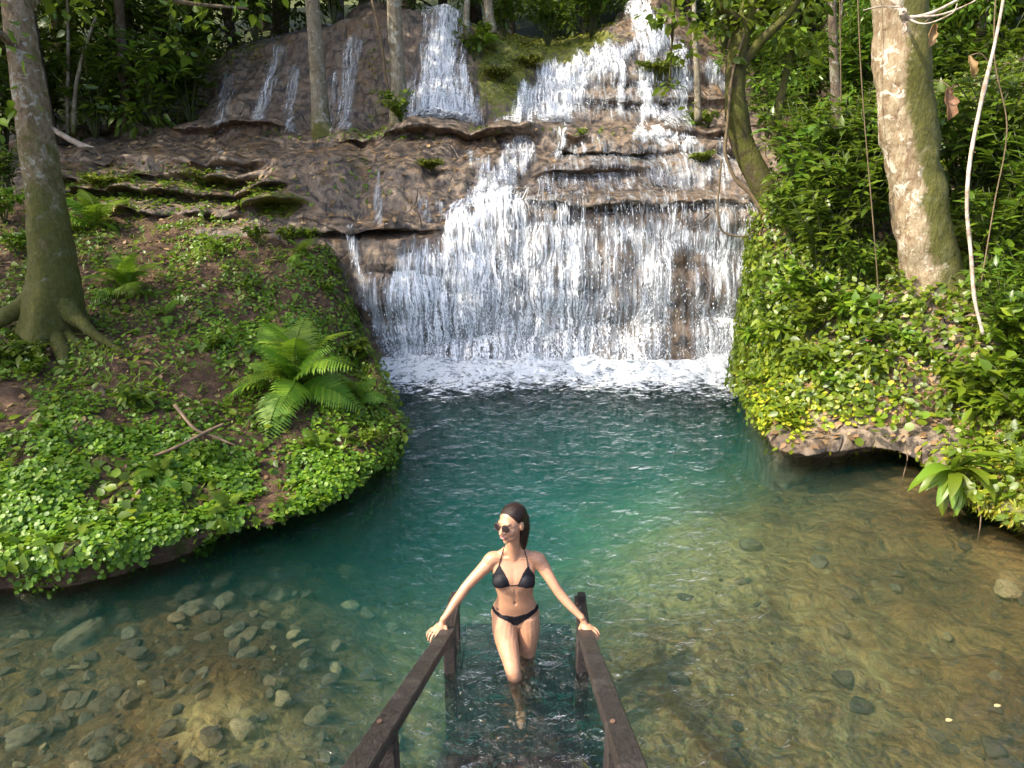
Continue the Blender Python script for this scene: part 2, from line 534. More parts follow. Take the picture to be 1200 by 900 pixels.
# columns (photo x): profile of (photo y, forward distance), base of the fall up to the plateau
PROF = {
 -260: [(285, 10.0), (278, 10.2), (272, 10.4), (262, 10.9), (235, 11.5), (205, 12.2), (195, 12.9), (186, 13.3), (181, 14.2), (172, 15.5), (158, 17.0)],
 0:    [(300, 9.9), (290, 10.1), (275, 10.3), (262, 10.9), (235, 11.5), (205, 12.2), (196, 12.9), (187, 13.3), (181, 14.2), (172, 15.5), (155, 17.0)],
 120:  [(320, 9.9), (300, 10.1), (272, 10.3), (258, 10.8), (232, 11.4), (203, 12.0), (192, 12.8), (178, 13.3), (172, 14.2), (162, 15.5), (150, 17.0)],
 215:  [(340, 9.8), (300, 10.1), (268, 10.3), (258, 10.7), (228, 11.3), (192, 11.9), (178, 12.6), (168, 13.3), (163, 14.2), (150, 15.3), (120, 16.8)],
 270:  [(360, 9.8), (300, 10.1), (268, 10.2), (262, 10.6), (218, 11.3), (184, 11.9), (172, 12.6), (164, 13.3), (159, 14.4), (110, 15.2), (60, 16.6)],
 335:  [(390, 9.8), (320, 10.0), (268, 10.2), (263, 10.5), (218, 11.1), (182, 11.7), (171, 12.6), (164, 13.3), (159, 14.4), (105, 15.2), (40, 16.4)],
 390:  [(437, 9.7), (345, 9.85), (268, 10.1), (263, 10.6), (218, 11.05), (180, 11.7), (169, 12.6), (161, 13.3), (156, 14.4), (95, 15.2), (25, 16.2)],
 440:  [(437, 9.8), (345, 9.95), (268, 10.15), (262, 10.7), (218, 11.1), (183, 11.8), (168, 12.7), (157, 13.3), (152, 14.4), (85, 15.1), (10, 16.0)],
 490:  [(437, 9.9), (345, 10.0), (269, 10.2), (262, 10.7), (222, 11.1), (190, 11.8), (166, 12.7), (153, 13.3), (149, 14.5), (90, 15.1), (15, 16.3)],
 530:  [(437, 9.9), (345, 10.05), (266, 10.2), (255, 10.7), (222, 11.1), (192, 11.9), (165, 12.8), (152, 13.3), (149, 14.6), (90, 15.2), (12, 16.4)],
 565:  [(437, 9.9), (345, 10.1), (246, 10.3), (236, 10.8), (212, 11.3), (186, 12.1), (164, 12.9), (152, 13.3), (148, 14.7), (95, 15.1), (38, 16.6)],
 640:  [(437, 9.9), (345, 10.15), (234, 10.4), (224, 11.4), (197, 11.8), (176, 12.3), (165, 12.8), (152, 13.3), (147, 14.7), (105, 15.5), (52, 17.2)],
 700:  [(437, 9.9), (345, 10.15), (233, 10.4), (223, 11.6), (195, 11.9), (171, 12.4), (163, 12.9), (152, 13.4), (148, 14.4), (95, 15.3), (42, 17.0)],
 760:  [(437, 9.9), (345, 10.15), (233, 10.4), (222, 11.7), (195, 12.0), (170, 12.5), (164, 13.0), (156, 13.6), (151, 14.4), (90, 15.1), (-12, 17.2)],
 820:  [(437, 9.9), (345, 10.1), (232, 10.4), (222, 11.8), (200, 12.1), (178, 12.6), (170, 13.1), (162, 13.6), (156, 14.4), (100, 15.3), (30, 17.2)],
 875:  [(437, 9.8), (345, 10.0), (236, 10.3), (224, 11.6), (202, 12.1), (184, 12.6), (172, 13.1), (163, 13.7), (156, 14.4), (110, 15.4), (55, 17.2)],
 920:  [(437, 9.5), (330, 9.8), (240, 10.2), (225, 11.4), (205, 12.1), (186, 12.7), (172, 13.2), (160, 13.8), (150, 14.4), (115, 15.4), (70, 17.2)],
 1010: [(437, 9.5), (330, 9.9), (240, 10.3), (225, 11.4), (200, 12.1), (182, 12.7), (168, 13.2), (155, 13.8), (145, 14.4), (115, 15.4), (80, 17.2)],
 1500: [(437, 9.5), (330, 9.9), (240, 10.3), (225, 11.4), (200, 12.1), (182, 12.7), (168, 13.2), (155, 13.8), (145, 14.4), (115, 15.4), (80, 17.2)],
}
SEG = [10, 52, 60, 26, 34, 34, 20, 18, 18, 60, 60, 26]
NC = 520
def build_profile():
    keys = sorted(PROF)
    cols = np.linspace(-240, 1460, NC)
    prof = []
    for k in keys:
        pts = [P(k, y, d) for (y, d) in PROF[k]]
        pts = [np.array((pts[0][0], pts[0][1] - 0.15, -1.8))] + pts + [P(k, PROF[k][-1][0] + 6, 27.0)]
        pts[-1][2] = max(pts[-1][2], pts[-2][2] + 0.5)
        prof.append(np.array(pts))
    prof = np.array(prof)                                  # key, point, xyz
    cc = np.empty((NC, prof.shape[1], 3))
    for j in range(prof.shape[1]):
        for a in range(3):
            cc[:, j, a] = np.interp(cols, keys, prof[:, j, a])
    # keep the columns from being kinked at the keys
    for _ in range(10):
        cc[1:-1] = 0.25 * cc[:-2] + 0.5 * cc[1:-1] + 0.25 * cc[2:]
    rows = []
    for j, n in enumerate(SEG):
        t = np.linspace(0, 1, n, endpoint=(j == len(SEG) - 1))[:, None, None]
        rows.append(cc[None, :, j] * (1 - t) + cc[None, :, j + 1] * t)
    V = np.concatenate(rows)
    for _ in range(12):
        V[1:-1] = 0.25 * V[:-2] + 0.5 * V[1:-1] + 0.25 * V[2:]
    return V, cols
CLIFF0, CLIFF_PX = build_profile()
ROWEND = np.cumsum(SEG)
nrm0 = grid_normals(CLIFF0)
nrm0 *= np.sign(-nrm0[..., 1:2] + nrm0[..., 2:3] + 1e-9)
p0 = CLIFF0
steep = 1 - np.clip(nrm0[..., 2], 0, 1)
d = 0.46 * (billow(p0 * np.array((0.62, 0.62, 0.8)), 3, 3) - 0.35)
d += 0.11 * (billow(p0 * np.array((1.9, 1.9, 1.5)), 4, 5) - 0.35)
d += 0.06 * steep * (billow(p0 * np.array((2.6, 2.6, 0.3)), 3, 9) - 0.3)
lz = p0[..., 2] / 0.23 + 1.4 * fbm(p0 * 0.8, 3, 21)
lay = np.abs((lz % 1.0) - 0.5) * 2
d += 0.03 * (lay - 0.5) * sstep(0.35, 0.75, vnoise(p0 * 0.6, 31))
d += 0.06 * (fbm(p0 * 7, 4, 41) - 0.5)
# the pool shelf of the first terrace stays level; the far plateau too
flat = np.ones(len(CLIFF0))
flat[ROWEND[2] + 5:ROWEND[3] - 4] = 0.25
for _ in range(6):
    flat[1:-1] = 0.25 * flat[:-2] + 0.5 * flat[1:-1] + 0.25 * flat[2:]
d *= flat[:, None]
CLIFF = CLIFF0 + nrm0 * d[..., None]
# travertine lips: each stands out over a dark undercut, uneven along its length
lx, ly, _ = proj(CLIFF0)
for i_, (y0, xa, xb, amp) in enumerate([(156, 60, 900, .26), (166, 540, 800, .16), (171, 640, 890, .22), (203, 60, 290, .24), (221, 60, 330, .22), (241, 40, 350, .20), (264, 360, 500, .26), (233, 555, 890, .14), (186, 100, 300, .18), (196, 640, 760, .14), (252, 60, 300, .14), (118, 640, 860, .10), (88, 690, 900, .08)]):
    yc = y0 + 6 * (fbm(np.stack([lx * .012, 0 * lx, 0 * lx + i_], -1), 3, 300 + i_) - .5)
    s_ = yc - ly
    al_ = 1.45 * amp * sstep(xa - 30, xa + 30, lx) * (1 - sstep(xb - 30, xb + 30, lx)) * (0.35 + 1.3 * fbm(np.stack([lx * .022, 0 * lx, 0 * lx + i_], -1), 3, 330 + i_))
    out = np.exp(-((s_ - 2.5) / 5.5) ** 2) - 0.9 * np.exp(-((s_ + 9.5) / 5.5) ** 2)
    al_ = al_ * (.75 + .8 * fbm(np.stack([lx * .07, 0 * lx, 0 * lx + i_], -1), 2, 360 + i_))
    CLIFF[..., 1] -= al_ * out
cpx, cpy, cdep = proj(CLIFF)
def blob(px, py, cx, cy, rx, ry, s=0.6):
    q = np.sqrt(((px - cx) / rx) ** 2 + ((py - cy) / ry) ** 2)
    return 1 - sstep(1 - s, 1 + s, q)
moss = np.full(cpx.shape, 0.06)
for (cx, cy, rx, ry, a) in [(590, 90, 38, 55, .75), (640, 55, 60, 22, .9), (690, 45, 40, 12, .8), (575, 125, 25, 25, .5), (620, 15, 80, 25, .9), (775, 90, 12, 30, .7), (560, 155, 130, 8, .3), (130, 222, 90, 28, .3), (700, 160, 30, 12, .35),
                            (60, 230, 120, 30, .5), (240, 215, 60, 12, .6), (325, 240, 35, 18, .7), (890, 175, 40, 12, .5), (480, 110, 14, 60, .25), (440, 120, 16, 50, .45), (820, 190, 20, 6, .4), (740, 188, 8, 10, .5), (400, 160, 80, 6, .4)]:
    moss = np.maximum(moss, a * blob(cpx, cpy, cx, cy, rx, ry))
def rock_piece(name, r0, r1, label):
    V = CLIFF[r0:r1]
    q = grid_quads(V.shape[0], NC)
    o = link(name, mesh_np(name, V.reshape(-1, 3), q[:, ::-1], MAT_ROCK, True, {'moss': moss[r0:r1].ravel()}))
    return tag(o, label, None, None, 'structure')
a1, a2 = ROWEND[3] + 1, ROWEND[8] + 1
rock_piece('rock_ledge', 0, a1, 'brown lowest rock ledge the wide waterfall pours over')
rock_piece('rock_terrace', a1 - 1, a2, 'stepped brown rock terrace above the main waterfall')
rock_piece('cliff', a2 - 1, len(CLIFF), 'wet brown upper cliff with mossy boulders and falls')

# ------------------------------------------------------------ pool outline, bed, banks
LEFT_EDGE = [PZ(*q, 0.0)[:2] for q in [(-420, 722), (-160, 706), (0, 694), (90, 688), (160, 672), (250, 652), (320, 622), (395, 594), (450, 562), (471, 535), (470, 508), (452, 478), (440, 455), (436, 440)]]
RIGHT_EDGE = [PZ(*q, 0.0)[:2] for q in [(1750, 760), (1400, 705), (1200, 642), (1120, 600), (1060, 553), (1000, 548), (945, 550), (905, 538), (884, 508), (872, 480), (868, 455), (872, 437)]]

BED_CTRL = []
for (px, py, z) in [(0, 720, -.4), (100, 740, -.4), (250, 700, -.4), (100, 850, -.32), (250, 850, -.3), (330, 780, -.34), (0, 900, -.3), (380, 680, -.75), (400, 860, -.5), (450, 760, -.8), (470, 640, -1.7),
                    (480, 560, -1.9), (600, 560, -2.1), (700, 560, -2.1), (650, 470, -2.4), (500, 470, -2.2), (830, 480, -1.9), (820, 560, -1.3), (560, 660, -1.9), (650, 660, -1.6), (740, 640, -.9), (800, 620, -.65), (880, 580, -.75),
                    (600, 760, -1.1), (700, 740, -.8), (740, 800, -.45), (760, 880, -.45), (700, 890, -.6), (600, 890, -.8), (500, 890, -.75), (850, 700, -.38), (950, 620, -.35), (1050, 640, -.3), (1000, 560, -.3), (930, 545, -.6), (1150, 680, -.22),
                    (1190, 760, -.25), (1000, 760, -.35), (900, 850, -.35), (1100, 880, -.35), (1300, 800, -.1), (1200, 900, -.25), (-150, 800, -.3), (900, 1050, -.3), (300, 1050, -.3), (600, 1100, -.5)]:
    x, y, _ = PZ(px, py, z)
    BED_CTRL.append((x, y, z))
BED_CTRL += [(-4, 1.2, -.1), (4, 1.2, -.1), (0, 0.6, -.2), (-3, -1, .5), (3, -1, .5), (0, -1.5, .6)]
bed_h = TPS(BED_CTRL)
bx, by = np.meshgrid(np.linspace(-8, 8.5, 330), np.linspace(-2.0, 10.6, 270))
bz = np.clip(bed_h(bx, by), -2.6, 0.9)
q3 = np.stack([bx, by, 0 * bx], -1)
bz = bz + 0.16 * (billow(q3 * 1.6, 3, 61) - 0.35) + 0.07 * (fbm(q3 * 6, 3, 62) - 0.5) + 0.03 * (fbm(q3 * 18, 2, 63) - 0.5)
bz = np.where(by > 0.9, np.minimum(bz, -0.06), bz)
spx, spy, _ = proj(np.stack([bx, by, bz], -1))
sand = 0.1 + 0.5 * blob(spx, spy, 270, 860, 110, 60) + 0.42 * blob(spx, spy, 900, 790, 230, 170) + 0.5 * blob(spx, spy, 780, 650, 110, 60) + 0.4 * blob(spx, spy, 500, 850, 90, 120) + 0.42 * sstep(-0.8, -1.6, bz)
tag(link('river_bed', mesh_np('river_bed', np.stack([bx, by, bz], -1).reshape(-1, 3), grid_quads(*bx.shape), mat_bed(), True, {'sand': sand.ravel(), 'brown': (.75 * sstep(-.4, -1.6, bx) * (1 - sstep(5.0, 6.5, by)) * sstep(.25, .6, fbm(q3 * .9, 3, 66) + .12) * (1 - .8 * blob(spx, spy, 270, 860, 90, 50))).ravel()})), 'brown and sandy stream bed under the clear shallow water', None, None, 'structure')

# water body: rippled top, closed to the sides and below so that it has depth
gx, gy = np.meshgrid(np.linspace(-7.9, 8.4, 300), np.linspace(0.55, 10.35, 240))
g3 = np.stack([gx, gy, 0 * gx], -1)
near_fall = sstep(4.5, 9.6, gy) * sstep(-3.5, -1.5, gx) * (1 - sstep(3.0, 4.5, gx))
stair_c = (1 - sstep(0.4, 1.3, np.abs(gx))) * (1 - sstep(4.5, 7, gy))
gz = (0.012 + 0.035 * near_fall + 0.02 * stair_c) * (fbm(g3 * 2.2, 3, 71) - 0.5) * 2 + (0.01 + 0.02 * stair_c + .02 * near_fall) * (fbm(g3 * 7, 2, 72) - 0.5)
chop = 0.2 + 0.7 * sstep(3.8, 8.0, gy) * sstep(-3.4, -1.8, gx) * (1 - sstep(2.6, 4.6, gx)) 
chop = np.maximum(chop, 1.5 * (1 - sstep(0.35, 0.8, np.abs(gx))) * (1 - sstep(3.8, 4.6, gy)))
chop = np.maximum(chop, 0.75 * sstep(-1.7, -0.7, gx) * (1 - sstep(1.6, 2.6, gx)))
nr, nc = gx.shape
Vt = np.stack([gx, gy, gz], -1).reshape(-1, 3)
ring = np.r_[np.arange(nc), (np.arange(1, nr) * nc + nc - 1), ((nr - 1) * nc + np.arange(nc - 2, -1, -1)), (np.arange(nr - 2, 0, -1) * nc)]
Vb = Vt[ring].copy(); Vb[:, 2] = -3.2
nb = len(Vt)
i = np.arange(len(ring)); j = (i + 1) % len(ring)
side = np.stack([ring[i], nb + i, nb + j, ring[j]], -1)
wm = mesh_np('pool_water', np.vstack([Vt, Vb]), [grid_quads(nr, nc), side, (nb + i)[None, ::-1]], mat_pool(), True, {'chop': np.r_[chop.ravel(), np.zeros(len(ring))]})
tag(link('pool_water', wm), 'clear teal pool shading to shallow olive water at its edges', None, None, 'structure')

def bank_mesh(name, edge, outer, ctrl, label, side_in, lip, undercut, mat, n=230, m=200, mossf=None, seed=0):
    """a bank: rounded undercut rim along the water, then a rising top through control heights"""
    e = spline(np.asarray(edge), n)
    o = spline(np.asarray(outer), n)
    top = TPS(ctrl)
    w = np.linspace(0, 1, m)[:, None, None] ** 1.35
    xy = e[None] * (1 - w) + o[None] * w
    dist = np.linalg.norm(xy - e[None], axis=-1)
    h = top(xy[..., 0], xy[..., 1])
    s3 = np.stack([xy[..., 0], xy[..., 1], h], -1)
    rim = np.broadcast_to(lip(np.linspace(0, 1, n)), h.shape)
    z = rim + (h - rim) * sstep(0.0, 0.9, dist) - rim * 0.55 * np.exp(-dist / 0.10)
    z += (0.34 * (fbm(s3 * 1.3, 4, seed) - 0.5) + 0.10 * (fbm(s3 * 5, 3, seed + 5) - 0.5)) * sstep(0.02, 0.5, dist)
    topV = np.stack([xy[..., 0], xy[..., 1], z], -1)
    inn = norm(o - e)
    under = []
    uc = undercut(np.linspace(0, 1, n))
    for t in np.linspace(1, 0.03, 26):
        off = inn * (uc * (1 - (1 - t) ** 2))[:, None]
        zz = topV[0, :, 2] * (1 - t) - 1.4 * np.maximum(t - 0.35, 0) - 0.02 * t
        zz = topV[0, :, 2] * (1 - t) ** 1.2 - 1.6 * t ** 2
        under.append(np.stack([e[:, 0] + off[:, 0], e[:, 1] + off[:, 1], zz], -1))
    V = np.concatenate([np.array(under), topV])
    wob = (fbm(V * 1.7, 4, seed + 11) - 0.5) * 0.45 + (fbm(V * 5, 3, seed + 12) - 0.5) * 0.16
    k = np.r_[np.linspace(0.3, 1, 26), 1 - sstep(0, 30, np.arange(m)) * 0.999][:, None, None]
    side_n = np.concatenate([-inn, np.zeros((n, 1))], 1)
    V = V + side_n[None] * wob[..., None] * k
    mo = np.full(V.shape[:2], 0.25) if mossf is None else mossf(V)
    ob = link(name, mesh_np(name, V.reshape(-1, 3), grid_quads(V.shape[0], n), mat, True, {'moss': mo.ravel()}))
    tag(ob, label, None, None, 'structure')
    return V, top

def ctrl(pts):
    return [P(a, b, y) for (a, b, y) in pts]
LB = ctrl([(0, 660, 4.45), (100, 650, 4.6), (0, 560, 5.1), (150, 600, 4.95), (250, 610, 5.2), (100, 520, 5.7), (330, 560, 5.8), (420, 550, 6.1), (450, 505, 6.75), (440, 470, 7.6), (430, 440, 8.9), (20, 440, 6.7), (150, 440, 6.8), (300, 450, 7.1), (380, 440, 7.6),
           (60, 385, 7.6), (200, 370, 8.2), (320, 360, 8.6), (400, 370, 8.9), (410, 310, 9.9), (130, 320, 9.0), (250, 300, 9.6), (350, 290, 10.0), (0, 330, 8.8), (60, 280, 9.9), (-100, 340, 8.6), (160, 272, 10.3), (280, 268, 10.5), (-250, 330, 8.8), (-300, 500, 5.8), (-400, 640, 4.5)])
left_outer = [(-12.0, 3.0), (-12.0, 5.5), (-12.0, 8.5), (-11.0, 11.0), (-8.0, 11.3), (-6.0, 11.0), (-4.6, 10.7), (-3.2, 10.5)]
def left_moss(V):
    x, y, _ = proj(V)
    f = 0.22 + 0.25 * blob(x, y, 150, 600, 320, 90) + 0.2 * blob(x, y, 440, 500, 50, 80)
    return f - 0.3 * blob(x, y, 320, 580, 30, 40) - 0.2 * blob(x, y, 20, 500, 30, 30)
LBV, lb_top = bank_mesh('bank', LEFT_EDGE, left_outer, LB, 'shaded earth bank covered in leafy creepers along the water', -1,
                        lambda t: 0.30 + 0.10 * np.sin(t * 9) + 0.25 * sstep(0.75, 0.9, t), lambda t: 0.35 + 0.25 * np.sin(t * 14 + 1), MAT_SOIL, mossf=left_moss, seed=100)
RB_PTS = ([(1180, 600, 5.2), (1100, 560, 5.75), (1010, 520, 6.6), (940, 510, 6.95), (895, 480, 7.7), (885, 440, 8.6), (1060, 490, 6.75), (1150, 520, 6.2), (960, 440, 7.7), (1060, 430, 7.5), (1170, 430, 7.2), (920, 390, 8.9), (1000, 370, 8.6), (1090, 345, 8.8), (1170, 360, 8.6),
           (900, 330, 9.7), (960, 300, 9.7), (1050, 290, 9.9), (1150, 290, 9.7), (920, 265, 10.5), (1000, 240, 11.0), (1100, 235, 11.2), (1250, 500, 5.9), (1350, 560, 5.0), (1500, 600, 4.2), (1300, 360, 8.0), (1400, 300, 9.5)])
_lx, _ly = [870, 885, 940, 1010, 1100, 1180, 1350, 1500], [9.2, 8.3, 6.95, 6.6, 5.75, 5.2, 4.6, 4.0]
def right_y(px, y):
    q = np.interp(px, _lx, _ly)
    return y - 0.38 * max(0.0, y - q)
RB = ctrl([(a, b, right_y(a, y)) for (a, b, y) in RB_PTS])
right_outer = [(12.0, 2.0), (12.0, 3.5), (12.5, 6.0), (12.5, 9.0), (11.5, 11.5), (9.0, 12.2), (7.0, 12.0), (5.5, 11.6), (4.6, 11.2), (4.0, 10.8), (3.7, 10.5)]
def right_moss(V):
    x, y, _ = proj(V)
    return 0.30 + 0.4 * blob(x, y, 920, 440, 60, 90) - 0.35 * blob(x, y, 1010, 520, 100, 26) + 0.3 * blob(x, y, 1170, 570, 60, 60) - 0.5 * sstep(0.0, -0.1, V[..., 2])
RBV, rb_top = bank_mesh('bank', RIGHT_EDGE, right_outer, RB, 'undercut sunlit rock bank overgrown with plants beside the pool', 1,
                        lambda t: 0.38 + 0.07 * np.sin(t * 11) + 0.12 * np.exp(-((t - 0.40) / 0.12) ** 2), lambda t: 0.5 + 1.2 * np.exp(-((t - 0.40) / 0.13) ** 2), MAT_BANKROCK, mossf=right_moss, seed=200)

# forest floor and the hillside behind
hx, hy = np.meshgrid(np.linspace(-45, 45, 90), np.linspace(15.5, 70, 70))
hz = 3.2 + 0.35 * np.maximum(hy - 17, 0) + 1.8 * sstep(0, 1, (hx + 6) / 12) - 1.2 * (1 - sstep(15.5, 19, hy)) + 1.6 * (fbm(np.stack([hx, hy, 0 * hx], -1) * 0.2, 3, 81) - 0.5)
hz -= 1.4 * (1 - sstep(16.5, 19.5, hy)) * (1 - sstep(10, 12, np.abs(hx)))
HILL = (hx[0], hy[:, 0], hz)
tag(link('hill', mesh_np('hill', np.stack([hx, hy, hz], -1).reshape(-1, 3), grid_quads(*hx.shape), MAT_SOIL, True, {'moss': np.full(hx.size, 0.75)})), 'dark forest hillside rising behind the falls', None, None, 'structure')
gx2, gy2 = np.meshgrid(np.linspace(-60, 60, 121), np.linspace(-40, 18, 59))
gz2 = np.where(np.abs(gx2) > 8, 0.5 + 0.14 * (np.abs(gx2) - 8) + 0.13 * np.maximum(gy2, 0) * sstep(8, 11, np.abs(gx2)), np.where(gy2 < -0.5, 0.45, -3.4))
gz2 = np.where((gy2 > 10.5) & (np.abs(gx2) > 8), np.minimum(gz2, 2.6), gz2)
tag(link('ground', mesh_np('ground', np.stack([gx2, gy2, gz2 - 0.35], -1).reshape(-1, 3), grid_quads(*gx2.shape), MAT_SOIL, True, {'moss': np.full(gx2.size, 0.3)})), 'forest floor around the stream', None, None, 'structure')

# ------------------------------------------------------------ falling water
def seg_d(px, py, pts):
    best = np.full(px.shape, 1e9)
    for (a, b) in zip(pts[:-1], pts[1:]):
        ax, ay = a; ex, ey = b[0] - ax, b[1] - ay
        t = np.clip(((px - ax) * ex + (py - ay) * ey) / (ex * ex + ey * ey), 0, 1)
        best = np.minimum(best, np.hypot(px - ax - t * ex, py - ay - t * ey))
    return best
def poly_in(px, py, poly, soft):
    inside = np.zeros(px.shape, bool)
    n = len(poly)
    for k in range(n):
        (x0, y0), (x1, y1) = poly[k], poly[(k + 1) % n]
        c = ((y0 > py) != (y1 > py)) & (px < (x1 - x0) * (py - y0) / ((y1 - y0) if y1 != y0 else 1e-9) + x0)
        inside ^= c
    dd = seg_d(px, py, list(poly) + [poly[0]])
    return sstep(-soft, soft, np.where(inside, dd, -dd))

def smooth_grid(A, r=1, c=1):
    A = A.copy()
    for _ in range(r):
        A[1:-1] = 0.25 * A[:-2] + 0.5 * A[1:-1] + 0.25 * A[2:]
    for _ in range(c):
        A[:, 1:-1] = 0.25 * A[:, :-2] + 0.5 * A[:, 1:-1] + 0.25 * A[:, 2:]
    return A
FLOWBASE = smooth_grid(CLIFF, 10, 3)
FN = grid_normals(FLOWBASE)
FN *= np.sign(-FN[..., 1:2] + FN[..., 2:3] + 1e-9)
arc = np.zeros(CLIFF.shape[:2])
arc[1:] = np.cumsum(np.linalg.norm(np.diff(FLOWBASE, axis=0), axis=-1), axis=0)
WATER_MATS = [mat_white_water('falling water', 0.0, -.4, .6, 1.1, 1.0), mat_white_water('falling water', 3.1, -.10, .32, 1.35), mat_white_water('falling water', 7.7, -.08, .28, 1.6)]

def water_sheet(name, rows, polys, strokes, label, layers=2, loose=False, cuts=(), lift=0.03, step=0.05, fall_rows=None, group=None):
    r0, r1 = rows[0], min(rows[1], len(CLIFF))
    px, py = cpx[r0:r1], cpy[r0:r1]
    jit = np.stack([FLOWBASE[r0:r1, :, 0] * 6, arc[r0:r1] * 1.2, 0 * px], -1)
    ja = min(1.0, 0.35 + 0.1 * len(polys) * 3)
    px = px + (34 if len(polys) == 1 else 20) * ja * (fbm(jit, 3, 91) - 0.5)
    py = py + ja * 46 * (fbm(jit + 7.7, 3, 92) - 0.5)
    f = np.zeros(px.shape)
    for (pl, dens, soft) in polys:
        f = np.maximum(f, dens * poly_in(px, py, pl, soft))
    for (pts, wd, dens) in strokes:
        f = np.maximum(f, dens * (1 - sstep(wd * 0.35, wd * 0.95, seg_d(px, py, pts))))
    for (pts, wd, amt) in cuts:
        f = f * (1 - amt * (1 - sstep(wd * 0.4, wd, seg_d(px, py, pts))))
    f = np.minimum(f, .9) * (0.8 + 0.36 * fbm(np.stack([FLOWBASE[r0:r1, :, 0] * 2.2, arc[r0:r1] * 0.5, 0 * f], -1), 3, 55))
    root = thing(name, label, 'waterfall', tuple(FLOWBASE[r0:r1][f > 0.1].min(axis=0)), group)
    org = np.array(root.location)
    if fall_rows is None:
        fl = np.full(f.shape, 0.6)
    else:
        top, bot = fall_rows
        a = arc[r0:r1]
        fl = np.broadcast_to(1 - np.clip((np.arange(r0, r1)[:, None] - bot) / (top - bot), 0, 1), f.shape)
    for L in range(layers):
        B = FLOWBASE[r0:r1]
        wob = 0.05 * (fbm(np.stack([B[..., 0] * 7, arc[r0:r1] * 1.5, 0 * f + L * 5], -1), 3, 77) - 0.5)
        V = B + FN[r0:r1] * (lift + step * L + wob * (1 + L))[..., None] if not np.isscalar(wob) else B
        fl2 = f * (1.0 if L == 0 else 0.72)
        keep = fl2 > 0.03
        q = grid_quads(*f.shape)[:, ::-1]
        kq = keep.ravel()[q].any(axis=1)
        q = q[kq]
        used = np.unique(q)
        mp = np.zeros(f.size, int); mp[used] = np.arange(len(used))
        uv = np.stack([B[..., 0] * 1.0, arc[r0:r1]], -1).reshape(-1, 2)
        me = mesh_np('water_sheet', (V.reshape(-1, 3) - org)[used], mp[q], WATER_MATS[L % 3], True, {'flow': fl2.ravel()[used], 'fall': np.ascontiguousarray(fl).ravel()[used]}, uv[used])
        ws = link('water_sheet', me, root)
        if not polys:
            ws['kind'] = 'stuff'
    return root
R_ = ROWEND
water_sheet('waterfall', (R_[0] - 6, R_[3] + 4),
            [([(545, 246), (600, 230), (640, 231), (870, 231), (884, 250), (880, 330), (872, 440), (447, 440), (453, 340), (478, 296), (520, 270)], .66, 10),
             ([(455, 330), (480, 292), (560, 262), (585, 300), (580, 440), (447, 440)], .78, 14), ([(600, 300), (690, 300), (720, 440), (590, 440)], .7, 16), ([(500, 380), (860, 380), (868, 440), (450, 440)], .7, 18)],
            [([(408, 280), (424, 320), (444, 368), (452, 432)], 11, .55), ([(428, 340), (450, 400)], 8, .5), ([(860, 250), (835, 300), (800, 290), (850, 330), (845, 435)], 22, .75), ([(530, 268), (580, 250), (600, 230)], 20, .85)],
            'wide white waterfall pouring over the lowest ledge into the teal pool', 3, cuts=[([(798, 305), (795, 430)], 24, .72), ([(625, 245), (865, 247)], 22, .5), ([(735, 300), (735, 380)], 20, .3), ([(700, 250), (690, 330)], 22, .25), ([(838, 345), (822, 300)], 10, .5)], fall_rows=(R_[2], R_[0] + 15), step=0.07)
water_sheet('waterfall', (R_[3] - 8, R_[8]),
            [([(655, 176), (700, 170), (800, 172), (872, 184), (872, 214), (800, 220), (700, 222), (640, 220)], .46, 6), ([(770, 192), (830, 198), (860, 214), (760, 219)], .72, 8), ([(595, 188), (625, 188), (600, 225), (560, 240), (535, 262), (545, 225)], .85, 8)],
            [([(655, 150), (656, 170)], 10, .85), ([(612, 176), (585, 200), (560, 232)], 24, .75), ([(700, 206), (735, 220)], 14, .6), ([(752, 158), (808, 166)], 12, .95), ([(560, 195), (590, 200)], 16, .5), ([(810, 178), (812, 212)], 14, .6), ([(845, 184), (850, 212)], 14, .6), ([(640, 215), (645, 228)], 14, .5)],
            'stepped white cascade over the middle rock terrace, above the wide fall', 2, lift=0.02, step=0.04, fall_rows=(R_[6], R_[3]))
for (k, (pts, w)) in enumerate([([(441, 205), (443, 236), (445, 262)], 5), ([(497, 234), (500, 262)], 7), ([(516, 236), (518, 262)], 5), ([(258, 184), (257, 204)], 7)]):
    water_sheet('water_trickle', (R_[3] - 8, R_[7]), [], [(pts, w * 1.2, .62)],
                ['thin white trickle over the big brown boulder, beside its leafy patch', 'short white trickle at the foot of the brown boulder, thickest of the pair', 'faint white trickle at the foot of the brown boulder, thinner of the pair', 'small pale trickle on the rock hump below the dark forest'][k], 1, lift=0.02, fall_rows=(R_[5], R_[3]))
water_sheet('waterfall', (R_[8] - 2, R_[11]), [([(503, 30), (531, 30), (541, 75), (562, 150), (476, 150), (488, 80)], .86, 13)], [([(517, 4), (517, 40)], 22, .75), ([(480, 90), (470, 148)], 8, .45), ([(556, 110), (566, 150)], 7, .45), ([(500, 10), (498, 40)], 7, .4)],
            'bell shaped white waterfall on the upper cliff between thin trunk and mossy boulder', 3, fall_rows=(R_[10], R_[8]))
